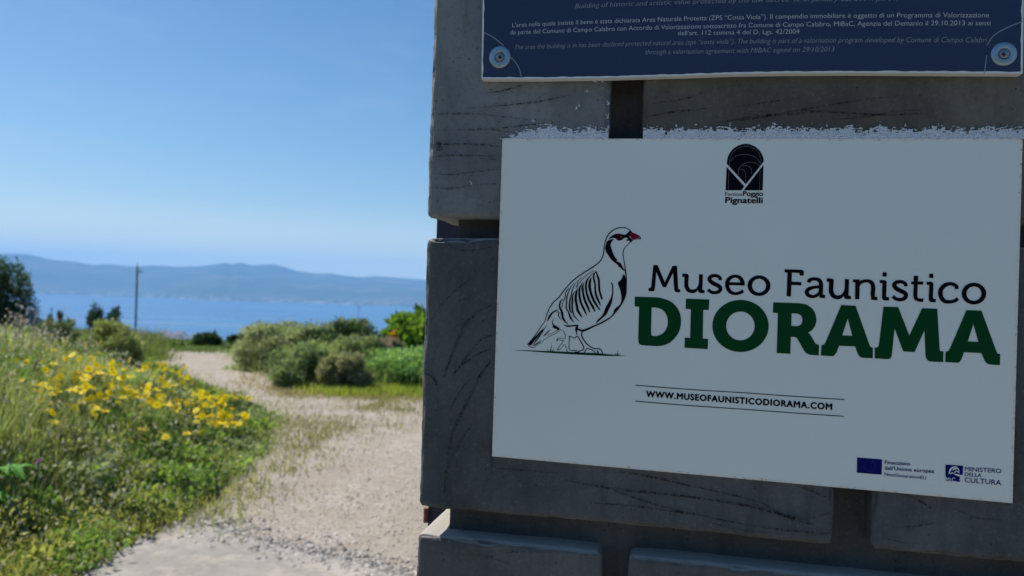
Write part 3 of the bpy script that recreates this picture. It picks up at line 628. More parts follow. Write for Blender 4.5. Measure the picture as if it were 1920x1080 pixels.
for q in ([(1125, 330, 8), (1140, 290, 18), (1165, 262, 14), (1210, 258, 10)], [(1165, 290, 8), (1190, 275, 16), (1225, 280, 10), (1232, 320, 8)], [(1185, 315, 10), (1205, 300, 12), (1222, 312, 8)], [(1190, 335, 12), (1225, 345, 18), (1262, 350, 10)], [(1240, 350, 8), (1250, 380, 14), (1236, 395, 6)], [(1140, 335, 6), (1160, 318, 10), (1180, 330, 6)], [(1092, 365, 7), (1096, 402, 7)], [(1094, 366, 6), (1108, 390, 6), (1124, 368, 6), (1126, 404, 6)], [(1144, 380, 6), (1144, 405, 6)], [(1190, 378, 6), (1170, 372, 6), (1160, 392, 6), (1170, 410, 6), (1190, 408, 6)]): p.st(*q)
p.make('emblem_lines', M['board'], BOARD)
text('caption_text', 'MINISTERO', (1809, 883), (1877.5, 887.3), 7.8, PY, M['blue_ink'], BOARD, .008)
text('caption_text', 'DELLA', (1809, 892.4), (1840.3, 894.8), 6.8, PY, M['blue_ink'], BOARD, .008)
text('caption_text', 'CULTURA', (1808.5, 904.2), (1877.5, 910), 9.2, PY, M['blue_ink'], BOARD, .01)

# ------------------------------------------------------------------ the blue plaque above
PL_Y = FACE-.0135
PLQ = empty('heritage_plaque', tuple(W(1410, 60, PL_Y)), label='dark blue heritage plaque with small white text, screwed on above the white sign', cat='plaque')
PB = [(905, -160), (905, 0), (902.5, 148), (1020, 147.8), (1145, 146), (1260, 142.6), (1380, 138.6), (1480, 137), (1600, 136.4), (1740, 137), (1917.5, 138), (1919.5, 0), (1923, -160)]
slab('plate', PB, PL_Y, FACE-.001, M['navy'], PLQ, M['white_edge'])
rimstrip('white_border', PB, PL_Y-.0002, .0021, M['white_edge'], PLQ, 5)
TY = PL_Y-.0004
for body, l, r, cap, sl_, bo, mm in (("Building of historic and artistic value protected by the law decree 42 of January 22, 2004, part II", (1078, 15.6), (1682, 1.0), 9.2, .22, -.008, (1355, 5.4)),
        ("L'area nella quale insiste il bene \u00e8 stata dichiarata Area Naturale Protetta (ZPS \u201cCosta Viola\u201d). Il compendio immobiliare \u00e8 oggetto di un Programma di Valorizzazione", (960.5, 51), (1854.5, 32.7), 8.6, 0, -.007, (1355, 36.5)),
        ("da parte del Comune di Campo Calabro con Accordo di Valorizzazione sottoscritto fra Comune di Campo Calabro, MiBaC, Agenzia del Demanio il 29.10.2013 ai sensi", (957, 64.8), (1857, 47.5), 8.6, 0, -.007, (1355, 51.8)),
        ("dell'art. 112 comma 4 del D. Lgs. 42/2004", (1271, 66.2), (1499, 63), 8.6, 0, -.007, None),
        ("The area the building is in has been declared protected natural area (zps \u201ccosta viola\u201d). The building is part of a valorisation program developed by Comune di Campo Calabri", (963.5, 93), (1849, 79.5), 9.2, .22, -.008, (1355, 81.8)),
        ("through a valorisation agreement with MIBAC signed on 29/10/2013", (1209, 101.8), (1563, 96.5), 9.2, .22, -.008, None)):
    text('text_line', body, l, r, cap, TY, M['white_ink'] if sl_ == 0 else M['grey_ink'], PLQ, bo, sl_, mid_=mm)
def revolve(name, c, prof, mat, parent, n=40):     # profile (radius, depth towards the viewer)
    v = []; f = []
    for r, d in prof:
        for i in range(n): a = 6.28318*i/n; v.append((c[0]+r*math.cos(a), c[1]-d, c[2]+r*math.sin(a)))
    m = len(prof)
    for k in range(m-1):
        for i in range(n): f.append((k*n+i, k*n+(i+1) % n, (k+1)*n+(i+1) % n, (k+1)*n+i))
    f.append(tuple((m-1)*n+i for i in range(n))); return pm(name, v, f, mat, parent, smooth=True)
for (x, y), R_, arcs in (((937.5, 107.5), 20.2, [[(907, 61), (925, 70), (944, 85)], [(959, 108), (972, 125), (978, 146)]]), ((1882, 101.5), 25.0, [[(1918, 40), (1888, 52), (1864, 66), (1851, 84)], [(1850, 104), (1848, 120), (1846, 137)]])):
    c = W(x, y, PL_Y); R = np.linalg.norm(W(x+R_, y, PL_Y)-c)
    ws = revolve('washer', c, [(R, 0), (R, .0008), (R*.96, .0016), (R*.80, .0024), (R*.62, .0027), (R*.50, .0024), (R*.42, .0012), (R*.38, .0008)], M['zinc'], PLQ)
    revolve('screw_head', c-np.array([0, .0010, 0]), [(R*.40, 0), (R*.39, .0014), (R*.30, .0022), (R*.15, .0025), (R*.02, .0026)], M['screw'], ws)
    pz = Print(PL_Y-.0041)
    for a in (.25, .25+math.pi/2): dx, dz = math.cos(a)*R_*.17, math.sin(a)*R_*.17; pz.st((x-dx, y-dz), (x, y), (x+dx, y+dz), w=2.2, flat=True)
    pz.make('cross_slot', M['hole'], ws)
    pr = Print(PL_Y-.0005)
    for q in arcs: pr.st(*[(a, b, 1.5) for a, b in q])
    pr.make('cover_edge', M['ring'], PLQ)

# ------------------------------------------------------------------ scuffs and plaster crust on the stones
SC = {(0, 0): [[(808, 215, .6), (850, 213, 1.8), (900, 214, 1.6), (970, 222, 1), (1000, 225, .5)], [(830, 244, .6), (880, 243, 2), (940, 240, 2), (1000, 233, 1.4), (1050, 228, .8)], [(890, 241, .8), (930, 244, 1.8), (960, 249, .7)],
               [(810, 272, .6), (850, 270, 2), (900, 271, 2), (936, 275, 1.4)], [(808, 295, .6), (850, 291, 1.6), (930, 293, 1)], [(806, 326, .8), (850, 327, 1.8), (890, 322, 2), (936, 317, 1.4)], [(806, 352, 1.2), (850, 353, 2.2), (890, 347, 1.6), (930, 344, 1)],
               [(870, 204, .6), (920, 200, 1.6), (960, 196, 1), (1010, 190, 1.8), (1070, 178, .8)], [(900, 297, .5), (930, 299, 1.4)], [(822, 270, 5), (826, 276, 6), (821, 281, 3)], [(915, 175, .5), (950, 168, 1.6), (990, 156, .6)]],
      (0, 1): [[(1210, 220, .6), (1260, 210, 2), (1310, 205, 1.6), (1350, 200, .6)], [(1215, 195, .6), (1280, 186, 1.6), (1330, 170, 1), (1380, 158, .5)], [(1400, 224, .8), (1480, 210, 1.8), (1560, 196, 1.6), (1640, 184, 1.6), (1680, 182, .8)],
               [(1480, 206, .5), (1560, 210, 1.6), (1650, 215, 1.8), (1740, 213, .8)], [(1340, 232, .5), (1420, 219, 3.5), (1500, 212, 2), (1560, 206, .6)], [(1380, 200, .5), (1450, 190, 1.4), (1500, 184, .6)], [(1560, 225, .5), (1620, 219, 1.4), (1690, 208, 1.6), (1730, 206, .6)]],
      (1, 0): [[(922, 572, 1), (895, 585, 2.6), (872, 610, 3), (855, 645, 2.6), (842, 680, 2.6), (833, 705, 2)], [(926, 628, 1), (905, 635, 2), (885, 655, 2), (860, 690, 1.8), (845, 708, 1)], [(922, 655, .8), (900, 662, 1.6), (872, 680, 1.6), (850, 700, .8)],
               [(922, 675, 1.2), (900, 705, 3), (875, 755, 3.2), (850, 810, 3.2), (838, 860, 3), (833, 925, 1.6)], [(885, 795, .8), (862, 830, 2.6), (842, 870, 2.6), (836, 900, 1)], [(880, 710, .8), (862, 735, 1.8), (842, 770, 1)],
               [(880, 525, .8), (850, 548, 1.6), (825, 575, 1.6), (808, 602, .8)], [(800, 700, 1), (815, 712, 2.4), (822, 735, 1.2)], [(840, 420+38, .8), (870, 470, 1.2), (920, 455+8, .8)], [(820, 745, .6), (822, 765, 1.6), (820, 780, .8)],
               [(930, 878, .6), (990, 882, 1.8), (1050, 888, 1)], [(1060, 900, .6), (1120, 912, 2.4), (1180, 920, 2.6), (1280, 930, 2.2), (1400, 948, 2.4), (1500, 972, 3), (1555, 962, 1.4)], [(1120, 908, .6), (1180, 930, 1.8), (1260, 955, 1.8), (1330, 968, 1)],
               [(1100, 942, .6), (1200, 950, 1.8), (1300, 965, 1.6), (1440, 990, 2), (1545, 1000, 2.6), (1556, 994, 1)], [(1150, 885, .6), (1200, 890, 2), (1300, 912, 1.6), (1420, 940, 1.4), (1470, 968, 3), (1530, 985, 1)], [(1330, 980, .6), (1400, 995, 1.4), (1480, 1002, .6)],
               [(1480, 905, .8), (1520, 920, 2.2), (1550, 932, 1)], [(922, 885, 2), (921, 860, 3), (923, 840, 2)]],
      (1, 1): [[(1670, 922, .5), (1710, 932, 2), (1745, 952, 1.4)], [(1670, 990, .5), (1720, 986, 2), (1760, 980, .6)], [(1655, 1008, .8), (1700, 1018, 2), (1740, 1020, .8)], [(1670, 1036, .5), (1720, 1035, 1.6), (1760, 1033, .6)], [(1780, 950, .5), (1830, 970, 1.4), (1880, 975, .6)]],
      (2, 0): [[(860, 1040, .5), (910, 1042, 1.4), (960, 1060, 1)], [(900, 1050, .5), (950, 1036, 1.2), (1020, 1035, .8)]]}
for k, L in SC.items():
    p = Print(FACE-.0022)
    for q in L: p.st(*[(a, b, c*1.9) for a, b, c in q])
    o = p.make('scuff_marks', M['scuff'], MAINST[k], kind='stuff'); o.location = -Vector(PILL.location)-MAINST[k].location if False else (0, 0, 0)
def crust(parent, xa, xb, seed):
    v = []; f = []; nx = int((xb-xa)/1.0); ny = 40; idx = {}
    for i in range(nx+1):
        x = xa+i; top = 240-7*noise.noise(Vector((x*.03, seed, 0)))-6*noise.noise(Vector((x*.11, seed, 4)))-4*abs(noise.noise(Vector((x*.4, seed, 8))))
        end = min(1, (x-xa)/70) if seed == 1 else 1; big_ = 6*max(0, noise.noise(Vector((x*.018, seed, 21))))
        top -= big_*1.6
        for j in range(ny+1):
            y = 262-j*.95; n = .8*noise.noise(Vector((x*.11, y*.4, seed)))+.6*noise.noise(Vector((x*.45, y*.8, seed+3)))+.35*noise.noise(Vector((x*1.3, y*1.7, seed+6)))
            lim = (y-(262-(262-top)*end))/14.0
            hgt = n*1.25+min(1.1, lim)-.34
            q = W(x, y, FACE); yy = FACE-.0016-max(-.0012, min(1.3, hgt))*.0017-.0012*max(0, 1-(262-y)/12.0)
            idx[i, j] = (len(v), hgt); v.append((q[0], yy, q[2]))
    for i in range(nx):
        for j in range(ny):
            c = [idx[i, j], idx[i+1, j], idx[i+1, j+1], idx[i, j+1]]
            if sum(a[1] for a in c)/4 > -.05: f.append(tuple(a[0] for a in c))
    o = pm('plaster_crust', v, f, M['plaster'], parent, smooth=False)
crust(MAINST[(0, 0)], 926, 1141, 1); crust(MAINST[(0, 1)], 1206, 1935, 2)
# flecks of dried plaster
p = Print(FACE-.0026)
for x, y, L in ((883, 342, 7), (1140, 190, 12), (1138, 215, 14), (1141, 235, 10), (1085, 196, 7), (1080, 202, 6), (1128, 150, 8), (1115, 151, 6), (1000, 226, 5), (1100, 170, 4)):
    for k in range(2): p.st((x+random.uniform(-3, 3), y+random.uniform(-3, 3), .6), (x+random.uniform(-2, 3), y+L*.3, random.uniform(.7, 1.5)), (x+random.uniform(-3, 5), y+L*.5, .6))
p.make('plaster_flecks', M['plaster'], MAINST[(0, 0)], kind='stuff')

# ------------------------------------------------------------------ gate post behind the pillar
GP = empty('gate_post', (-.392, 1.3, 0), label='dark painted steel gate post close behind the left edge of the stone pillar', cat='post')
gx = W(817.5, 430, 1.3)[0]
box('post_tube', (gx, 1.3, 0), (gx+.06, 1.36, 2.25), M['steel'], GP, .004); box('cap_plate', (gx-.004, 1.296, 2.25), (gx+.064, 1.364, 2.258), M['steel'], GP)
gz = W(798, 964, 1.3)[2]
bm = bmesh.new(); bmesh.ops.create_cone(bm, cap_ends=True, segments=14, radius1=.0045, radius2=.0045, depth=.026)
for v in bm.verts: v.co += Vector((gx-.001, 1.294, gz))
me = bpy.data.meshes.new('hinge_barrel'); bm.to_mesh(me); bm.free(); link('hinge_barrel', me, M['rust'], GP)

# ------------------------------------------------------------------ vegetation
R = np.random.default_rng(11)
def unit(v): return v/np.maximum(1e-9, np.linalg.norm(v, axis=-1, keepdims=True))
def leaves(pos, ax, L, Wd, col):
    n = len(pos); s = unit(np.cross(ax, R.normal(size=(n, 3)))); L = L[:, None]; Wd = Wd[:, None]
    nr = np.cross(ax, s)*L*.12
    return np.stack([pos, pos+ax*L*.45+s*Wd*.5+nr, pos+ax*L, pos+ax*L*.45-s*Wd*.5+nr], 1), col
def cloud(clumps, n, size, ca, cb, shell=.6, flat=1.0, asp=.55, droop=0.0):
    c = np.array(clumps, float); vol = c[:, 3]*c[:, 4]*c[:, 5]; pr = vol**.75; k = R.choice(len(c), n, p=pr/pr.sum())
    d = unit(R.normal(size=(n, 3))); rr = shell+(1.06-shell)*R.random(n)**.8; rr *= 1+.13*R.normal(size=n)
    pos = c[k, :3]+d*c[k, 3:6]*rr[:, None]
    ax = unit(d*.7+R.normal(size=(n, 3))*.6+np.array([0, 0, .3-droop])); L = size*R.uniform(.55, 1.3, n)
    tone = R.random(len(c))[k]*.55+R.random(n)*.45
    col = np.array(ca)[None]*(1-tone[:, None])+np.array(cb)[None]*tone[:, None]; col *= R.uniform(.75, 1.25, (n, 1))
    return leaves(pos, ax, L, L*asp, col)
def tube(v, f, pts, r0, r1, n=5):
    pts = [np.array(p, float) for p in pts]; b = len(v); m = len(pts)
    for i, p in enumerate(pts):
        d = unit(pts[min(i+1, m-1)]-pts[max(i-1, 0)]); a = unit(np.cross(d, [.3, .9, .1])); c = np.cross(d, a); r = r0+(r1-r0)*i/(m-1)
        for k in range(n): v.append(p+(a*math.cos(6.283*k/n)+c*math.sin(6.283*k/n))*r)
    for i in range(m-1):
        for k in range(n): f.append((b+i*n+k, b+i*n+(k+1) % n, b+(i+1)*n+(k+1) % n, b+(i+1)*n+k))
def bush(name, px0, px1, top, base, dist, n, size, ca, cb, label, cat_='shrub', kclump=64, trunk=True, group=None, depth=.8, asp=.5, shell=.42, ragged=.55, part='foliage', tr=.012):
    cx = (px0+px1)/2; A = D(px0, base, dist); B = D(px1, base, dist); w = np.linalg.norm(B-A)/2; T = D(cx, top, dist); Bs = D(cx, base, dist); Ht = T[2]-Bs[2]
    gz_ = float(height(Bs[0], Bs[1])); z0 = min(Bs[2], gz_) if gz_ > Bs[2]-3 else Bs[2]; Bs[2] = z0; Ht = T[2]-z0
    root = empty(name, (Bs[0], Bs[1], z0), label=label, cat=cat_, group=group); cl = []
    dirx = unit(np.array([RT[0], RT[1], 0])); diry = np.array([-dirx[1], dirx[0], 0])
    for i in range(kclump):
        a = R.uniform(0, 6.283); q = math.sqrt(R.random())*.92; hh = R.uniform(.04, .86)**.85
        lim = math.sqrt(max(.05, 1-(max(0, hh-.35)/.72)**2)); rr_ = w*R.uniform(.13, .29)*(1+ragged*R.normal()*.4)
        rz_ = Ht*R.uniform(.08, .2)
        pz = min(hh*Ht, Ht-rz_*.9); c = np.array([Bs[0], Bs[1], z0+pz])+dirx*math.cos(a)*q*lim*w+diry*math.sin(a)*q*lim*w*depth
        cl.append((*c, abs(rr_), abs(rr_)*depth, rz_))
    P_, C_ = cloud(cl, n, size, ca, cb, shell, asp=asp); quads(part, P_, C_, M['leaf'], root)
    if trunk:
        v = []; f = []
        for c in cl[::3]:
            m_ = np.array([Bs[0]+R.normal()*.04*w, Bs[1], z0-.05]); e = np.array(c[:3]); mid = (m_+e)/2+np.array([0, 0, -.08*Ht])+R.normal(size=3)*.03*w; tube(v, f, [m_, mid, e], tr*Ht+.006, .004)
        pm('stem', v, f, M['bark'], root)
    return root
DK = ((.016, .04, .02), (.065, .11, .045)); OL = ((.19, .24, .09), (.42, .45, .19)); BR = ((.13, .28, .08), (.36, .52, .20)); GY = ((.21, .27, .15), (.50, .52, .31))
bush('evergreen_tree', -90, 82, 484, 650, 23, 24000, .11, *DK, label='dark evergreen tree at the far left edge, rising above the sea', cat_='tree', kclump=69, ragged=.5, part='crown')
bush('wild_shrub', 163, 232, 572, 640, 19, 7000, .08, (.015, .04, .025), (.045, .08, .045), label='dark feathery shrub standing against the sea left of the tall pole', kclump=39, shell=.3, asp=.3)
bush('wild_shrub', 146, 266, 602, 700, 11.5, 12000, .05, *OL, label='rounded olive green bush below the tall pole, behind the yellow flowers', kclump=45)
bush('cypress_bush', 84, 99, 577, 625, 28, 900, .07, *DK, label='small dark pointed bush against the sea, the wider of two', kclump=13)
bush('cypress_bush', 106, 118, 582, 625, 28, 800, .07, *DK, label='small dark pointed bush against the sea, the narrower of two', kclump=12)
bush('wild_shrub', 60, 150, 598, 660, 12.5, 6000, .05, (.09, .13, .05), (.25, .29, .12), label='mid green scrub bush in front of the two small pointed bushes', kclump=36)
bush('wild_shrub', 352, 422, 622, 662, 17.3, 3800, .07, *DK, label='low dark bush on the brink at the far end of the gravel path', kclump=27)
bush('wild_shrub', 420, 470, 628, 662, 17.6, 2600, .07, (.02, .045, .02), (.05, .08, .03), label='smaller low dark bush right of the one at the path end', kclump=21)
bush('wild_shrub', 268, 306, 634, 664, 17.0, 1600, .06, (.03, .07, .025), (.07, .12, .04), label='small green bush at the left corner of the path end', kclump=15)
bush('wild_shrub', 314, 350, 645, 664, 16.8, 1600, .05, (.025, .06, .02), (.06, .10, .035), label='tiny dark green bush on the green verge of the path end', kclump=15)
bush('wild_shrub', 426, 456, 646, 666, 16.4, 1200, .05, (.04, .06, .03), (.08, .10, .05), label='brownish green tuft bush where the path verge meets the big bushes', kclump=13)
bush('wild_shrub', 432, 650, 606, 712, 13.0, 30000, .055, *GY, label='wide grey green bush at the right side of the far path', kclump=66)
bush('wild_shrub', 590, 705, 598, 690, 14.2, 9000, .06, (.13, .17, .08), (.30, .32, .18), label='tall olive bush crowning the thicket right of the path', kclump=45)
bush('evergreen_shrub', 560, 716, 606, 700, 12.6, 15000, .06, *DK, label='near black evergreen shrub in the middle of the thicket right of the path', kclump=45, shell=.4)
bush('wild_shrub', 492, 622, 648, 738, 11.0, 14000, .045, (.14, .22, .10), (.32, .38, .21), label='round pale green bush at the foot of the thicket, nearest the path bend', kclump=39)
bush('wild_shrub', 588, 690, 660, 742, 10.6, 11000, .045, (.19, .20, .11), (.42, .42, .26), label='brownish grey low bush between the round pale bush and the bright green ones', kclump=39)
bush('wild_shrub', 628, 880, 655, 732, 11.4, 20000, .06, *BR, label='bright green leafy shrub beside the left edge of the stone pillar', kclump=69)
bush('wild_shrub', 690, 760, 636, 690, 12.8, 5000, .05, (.24, .20, .16), (.42, .33, .33), label='dusty lilac brown bush behind the bright green shrub', kclump=30)
bush('broom_bush', 720, 746, 618, 668, 13.6, 1500, .05, (.45, .28, .02), (.75, .46, .03), label='small orange yellow flowering bush left of the fig tree', kclump=15)
bush('fig_tree', 728, 860, 583, 672, 14.6, 3600, .15, (.05, .14, .02), (.30, .46, .06), label='young fig tree with bright green leaves beside the pillar edge', cat_='tree', kclump=51, asp=.8, ragged=.6, part='crown', shell=.3)
SKY_BLOCK = empty('sky_block_hedge', (1.5, -5.5, 0), label='added unseen evergreen hedge behind the camera, keeping sky light off the pillar', cat='hedge')  # added out of view to cut the sky light on the pillar face
cl = [(R.uniform(-2.6, 5.2), -5.6+R.normal()*.25, R.uniform(.2, 2.7), R.uniform(.35, .6), R.uniform(.3, .5), R.uniform(.3, .55)) for _ in range(150)]
P_, C_ = cloud(cl, 26000, .11, *DK, shell=.3); quads('foliage', P_, C_, M['leaf'], SKY_BLOCK)
v = []; f = []
for i in range(9): tube(v, f, [(-2.4+i*.95, -5.6, -.05), (-2.35+i*.95, -5.6, 1.0), (-2.3+i*.95, -5.6, 2.1)], .05, .02)
tag(pm('stem', v, f, M['bark'], SKY_BLOCK), kind='stuff')
# blades
def blades(pos, h, w, col, lean=.35, wind=(.15, -.05)):
    n = len(pos); a = R.uniform(0, 6.283, n); side = np.stack([np.cos(a), np.sin(a), np.zeros(n)], 1)*w[:, None]*.5
    b = R.uniform(0, 6.283, n); ln = np.stack([np.cos(b), np.sin(b), np.zeros(n)], 1)*(h*lean*R.random(n))[:, None]+np.array([wind[0], wind[1], 0])*h[:, None]
    up = np.zeros((n, 3)); up[:, 2] = h; m = pos+up*.55+ln*.35; t = pos+up*(1-.1*R.random((n, 1)))+ln
    q1 = np.stack([pos-side, pos+side, m+side*.8, m-side*.8], 1); q2 = np.stack([m-side*.8, m+side*.8, t+side*.1, t-side*.1], 1)
    return np.concatenate([q1, q2]), np.concatenate([col, col])
def bankpts(n, smin=0.0, smax=9.0, pow_=1.3, dmax=17):
    out = []; tot = 0
    while tot < n:
        x = R.uniform(-17, -2, 200000); y = R.uniform(1.6, 16, 200000); d = x*FW[0]+y*FW[1]; lat = (x*RT[0]+y*RT[1])/np.maximum(d, .1)
        s = inland(x, y); k = (s > smin) & (s < smax) & (d > 2.2) & (d < dmax) & (lat > -.80) & (lat < .05) & (R.random(len(x)) < (2.6/np.maximum(d, 2.6))**pow_)
        out.append(np.stack([x[k], y[k]], 1)); tot += k.sum()
    p = np.concatenate(out)[:n]; return p
def lift(p, dz=-.01): return np.concatenate([p, (height(p[:, 0], p[:, 1])+dz)[:, None]], 1)
def plant_h(p):                                    # how tall the bank's growth is at a place
    s = inland(p[:, 0], p[:, 1]); d = p[:, 0]*FW[0]+p[:, 1]*FW[1]
    near = np.array([noise.noise(Vector((a*.9, b*.9, 1))) for a, b in p])
    return (.07+.46*sstep(.0, 1.5, s))*(1+.55*near)*(1-.7*sstep(6.5, 11, d))
def patchy(p, sc, z): return np.clip(.5+np.array([noise.fractal(Vector((a*sc, b*sc, z)), 1, 2, 4) for a, b in p])*1.1, 0, 1)
def lerpc(a, b, t): return np.array(a)[None]*(1-t[:, None])+np.array(b)[None]*t[:, None]
def fnoise(p, sc, z=0): return np.array([noise.fractal(Vector((a*sc, b*sc, z)), 1, 2, 3) for a, b in p])
p2 = bankpts(85000, -.05); P3 = lift(p2); hh = plant_h(p2)*R.uniform(.45, 1.2, len(p2)); dd = np.hypot(p2[:, 0], p2[:, 1])
t = np.clip(.5+fnoise(p2, .8)*.9+R.normal(size=len(p2))*.22, 0, 1); c = lerpc((.15, .28, .07), (.52, .58, .24), t)*(.28+1.0*patchy(p2, 2.2, 3))[:, None]
Q, Cc = blades(P3, hh, .004+.0011*dd, c); tag(quads('meadow_grass', Q, Cc, M['leaf']), kind='stuff', label='green wild grass covering the bank left of the path')
p2 = bankpts(13000, -.1); P3 = lift(p2); hh = plant_h(p2)*R.uniform(.7, 1.3, len(p2)); dd = np.hypot(p2[:, 0], p2[:, 1])
c = lerpc((.30, .25, .15), (.52, .47, .33), R.random(len(p2))); Q, Cc = blades(P3, hh, .0025+.0006*dd, c, .5)
heads = P3+np.stack([R.normal(size=len(P3))*.03, R.normal(size=len(P3))*.03, hh], 1); pick = R.random(len(P3)) < .55
Lh, Ch = leaves(heads[pick], unit(R.normal(size=(pick.sum(), 3))*.5+[0, 0, 1]), R.uniform(.02, .045, pick.sum()), R.uniform(.012, .026, pick.sum()), lerpc((.5, .47, .30), (.72, .70, .52), R.random(pick.sum())))
tag(quads('dry_grass', np.concatenate([Q, Lh]), np.concatenate([Cc, Ch]), M['drygrass']), kind='stuff', label='pale dry grass stalks with seed heads among the green')
p2 = bankpts(62000, -.12, pow_=1.2); P3 = lift(p2); ph = plant_h(p2); P3[:, 2] += ph*R.random(len(p2))**.7*.92
dd = np.hypot(p2[:, 0], p2[:, 1]); t = np.clip(.45+fnoise(p2, 1.3, 5)*1.0+R.normal(size=len(p2))*.2, 0, 1); near = 1-sstep(4.2, 5.6, p2[:, 0]*FW[0]+p2[:, 1]*FW[1])
c = lerpc((.11, .23, .06), (.42, .50, .17), t); c = c*(.25+1.05*patchy(p2, 2.2, 3))[:, None]; c = c*(1-near[:, None]*.7)+lerpc((.25, .24, .06), (.66, .60, .20), t)*near[:, None]*.7
Q, Cc = leaves(P3, unit(R.normal(size=P3.shape)*.7+[0, 0, .35]), R.uniform(.022, .06, len(P3))*(1+.07*dd), R.uniform(.008, .022, len(P3))*(1+.08*dd), c)
tag(quads('leafy_weeds', Q, Cc, M['leaf']), kind='stuff', label='low leafy weeds filling the bank beneath the flowers')
p2 = bankpts(620, .02, pow_=1.0); P3 = lift(p2); ph = plant_h(p2); Qs = []; Cs = []
PAL = [((.10, .18, .05), (.26, .35, .09)), ((.22, .27, .16), (.40, .44, .27)), ((.15, .28, .06), (.38, .48, .11)), ((.03, .06, .025), (.08, .12, .045)), ((.28, .30, .08), (.50, .50, .16))]
for (x, y, z), h_ in zip(P3, ph):
    d_ = math.hypot(x, y); w_ = R.uniform(.10, .26)*(1+.03*d_); hh = max(.12, h_*R.uniform(.6, 1.15)); ca, cb = PAL[R.integers(0, 5)]
    if d_ < 5 and R.random() < .6: ca, cb = PAL[4]
    cl = [(x+R.normal()*w_*.5, y+R.normal()*w_*.5, z+hh*R.uniform(.35, .85), w_*R.uniform(.4, .8), w_*R.uniform(.4, .8), hh*R.uniform(.18, .32)) for _ in range(5)]
    a_, b_ = cloud(cl, 300, R.uniform(.018, .045)*(1+.05*d_), ca, cb, .3, asp=R.uniform(.25, .6)); Qs.append(a_); Cs.append(b_)
tag(quads('wild_forbs', np.concatenate(Qs), np.concatenate(Cs), M['leaf']), kind='stuff', label='bushy clumps of wild herbs crowding the bank left of the path')
# tufts on and beside the gravel, verges
def patch(name, pts, n, h, w, ca, cb, label, spread=.25, lean=.5, zoff=0.0):
    pts = np.array(pts); k = R.integers(0, len(pts), n); p = pts[k, :2]+R.normal(size=(n, 2))*spread; P3 = lift(p); P3[:, 2] = np.maximum(P3[:, 2], zoff)
    Q, Cc = blades(P3, h*R.uniform(.4, 1.2, n), w*R.uniform(.7, 1.3, n), lerpc(ca, cb, R.random(n)), lean)
    return tag(quads(name, Q, Cc, M['leaf']), kind='stuff', label=label)
def gpts(pxs, z=0): return [G(a+R.normal()*s_x, b+R.normal()*s_y, z)[:2] for a, b, s_x, s_y, k in pxs for _ in range(k)]
patch('path_tufts', gpts([(640, 790, 60, 18, 60), (560, 850, 40, 16, 40), (600, 810, 70, 14, 60), (740, 770, 40, 8, 40), (540, 880, 14, 6, 8), (470, 930, 50, 22, 26), (720, 760, 50, 6, 30), (520, 800, 20, 30, 50)]), 5200, .055, .008, (.14, .17, .05), (.42, .36, .20), 'sparse dry tufts growing on the gravel', .10, .7)
ep = []
for a_, b_ in zip(E_[2:-2], E_[3:-1]):
    for k in range(40): q_ = a_+(b_-a_)*R.random()+R.normal(size=2)*.06; ep.append((q_[0]+.12, q_[1]-.06))
ep = [q_ for q_ in ep if q_[1] > 4.0]
patch('edge_tufts', ep, 3200, .10, .008, (.18, .24, .07), (.50, .46, .24), 'grass and herbs spilling over the left edge of the path', .17, .8)
patch('bright_grass', gpts([(700, 734, 55, 4, 60), (660, 736, 22, 3, 30), (760, 734, 40, 4, 40), (840, 736, 40, 4, 30)]), 7000, .12, .014, (.20, .28, .05), (.46, .50, .12), 'bright lime green grass strip below the right hand shrubs', .16, .35)
patch('dry_verge', gpts([(570, 740, 30, 4, 30), (480, 700, 20, 10, 24), (700, 746, 60, 3, 40), (540, 728, 30, 7, 30), (800, 747, 50, 3, 30)]), 4200, .055, .012, (.22, .20, .08), (.46, .38, .24), 'straw coloured verge grass at the edge of the path', .14, .6)
bush('wild_shrub', 445, 550, 632, 692, 13.4, 9000, .05, *GY, label='low grey green bush at the leftmost foot of the thicket, beside the path')
bush('wild_shrub', 610, 730, 630, 716, 11.9, 12000, .05, (.16, .22, .10), (.40, .44, .22), label='pale green bush in front of the near black evergreen shrub', ragged=.5)
def scrub(name, px0, px1, base, n, top, ca, cb, label):
    cl = []
    for i in range(n):
        px = R.uniform(px0, px1); dist = R.uniform(np.interp(px, [440, 520, 600, 900], [15.2, 12.4, 11.0, 10.7]), max(base[1], np.interp(px, [440, 600], [16, 14]))); q = D(px, 700, dist); g = float(height(q[0], q[1])); h_ = R.uniform(.5, 1)*top(px); w_ = R.uniform(.10, .24)
        for k in range(3): cl.append((q[0]+R.normal()*.12, q[1]+R.normal()*.12, g+h_*R.uniform(.3, .95), w_, w_, h_*.22))
    a_, b_ = cloud(cl, n*220, .05, ca, cb, .2, asp=.35)
    p_ = np.array([c[:2] for c in cl]); k = R.integers(0, len(p_), n*22); P3 = lift(p_[k]+R.normal(size=(len(k), 2))*.2); hb = np.array([c[2] for c in cl])[k]-P3[:, 2]+.12
    q_, c_ = blades(P3, np.maximum(.05, hb)*R.uniform(.6, 1.15, len(k)), np.full(len(k), .012), lerpc(ca, np.array(cb)*1.1, R.random(len(k))))
    tag(quads(name, np.concatenate([a_, q_]), np.concatenate([b_, c_]), M['leaf']), kind='stuff', label=label)
scrub('tangled_scrub', 462, 720, (10.4, 14.2), 230, lambda p: .34+.34*math.exp(-((p-610)/80)**2), (.20, .26, .11), (.46, .52, .24), 'loose yellow green herbs filling the gaps of the thicket right of the path')
scrub('leafy_scrub', 640, 870, (10.3, 13.2), 150, lambda p: .36, (.14, .28, .08), (.38, .50, .18), 'light green herbs around the bright shrub beside the pillar')
vp = np.array([D(R.uniform(255, 470), 655, R.uniform(15.6, 18.6))[:2] for _ in range(260)])
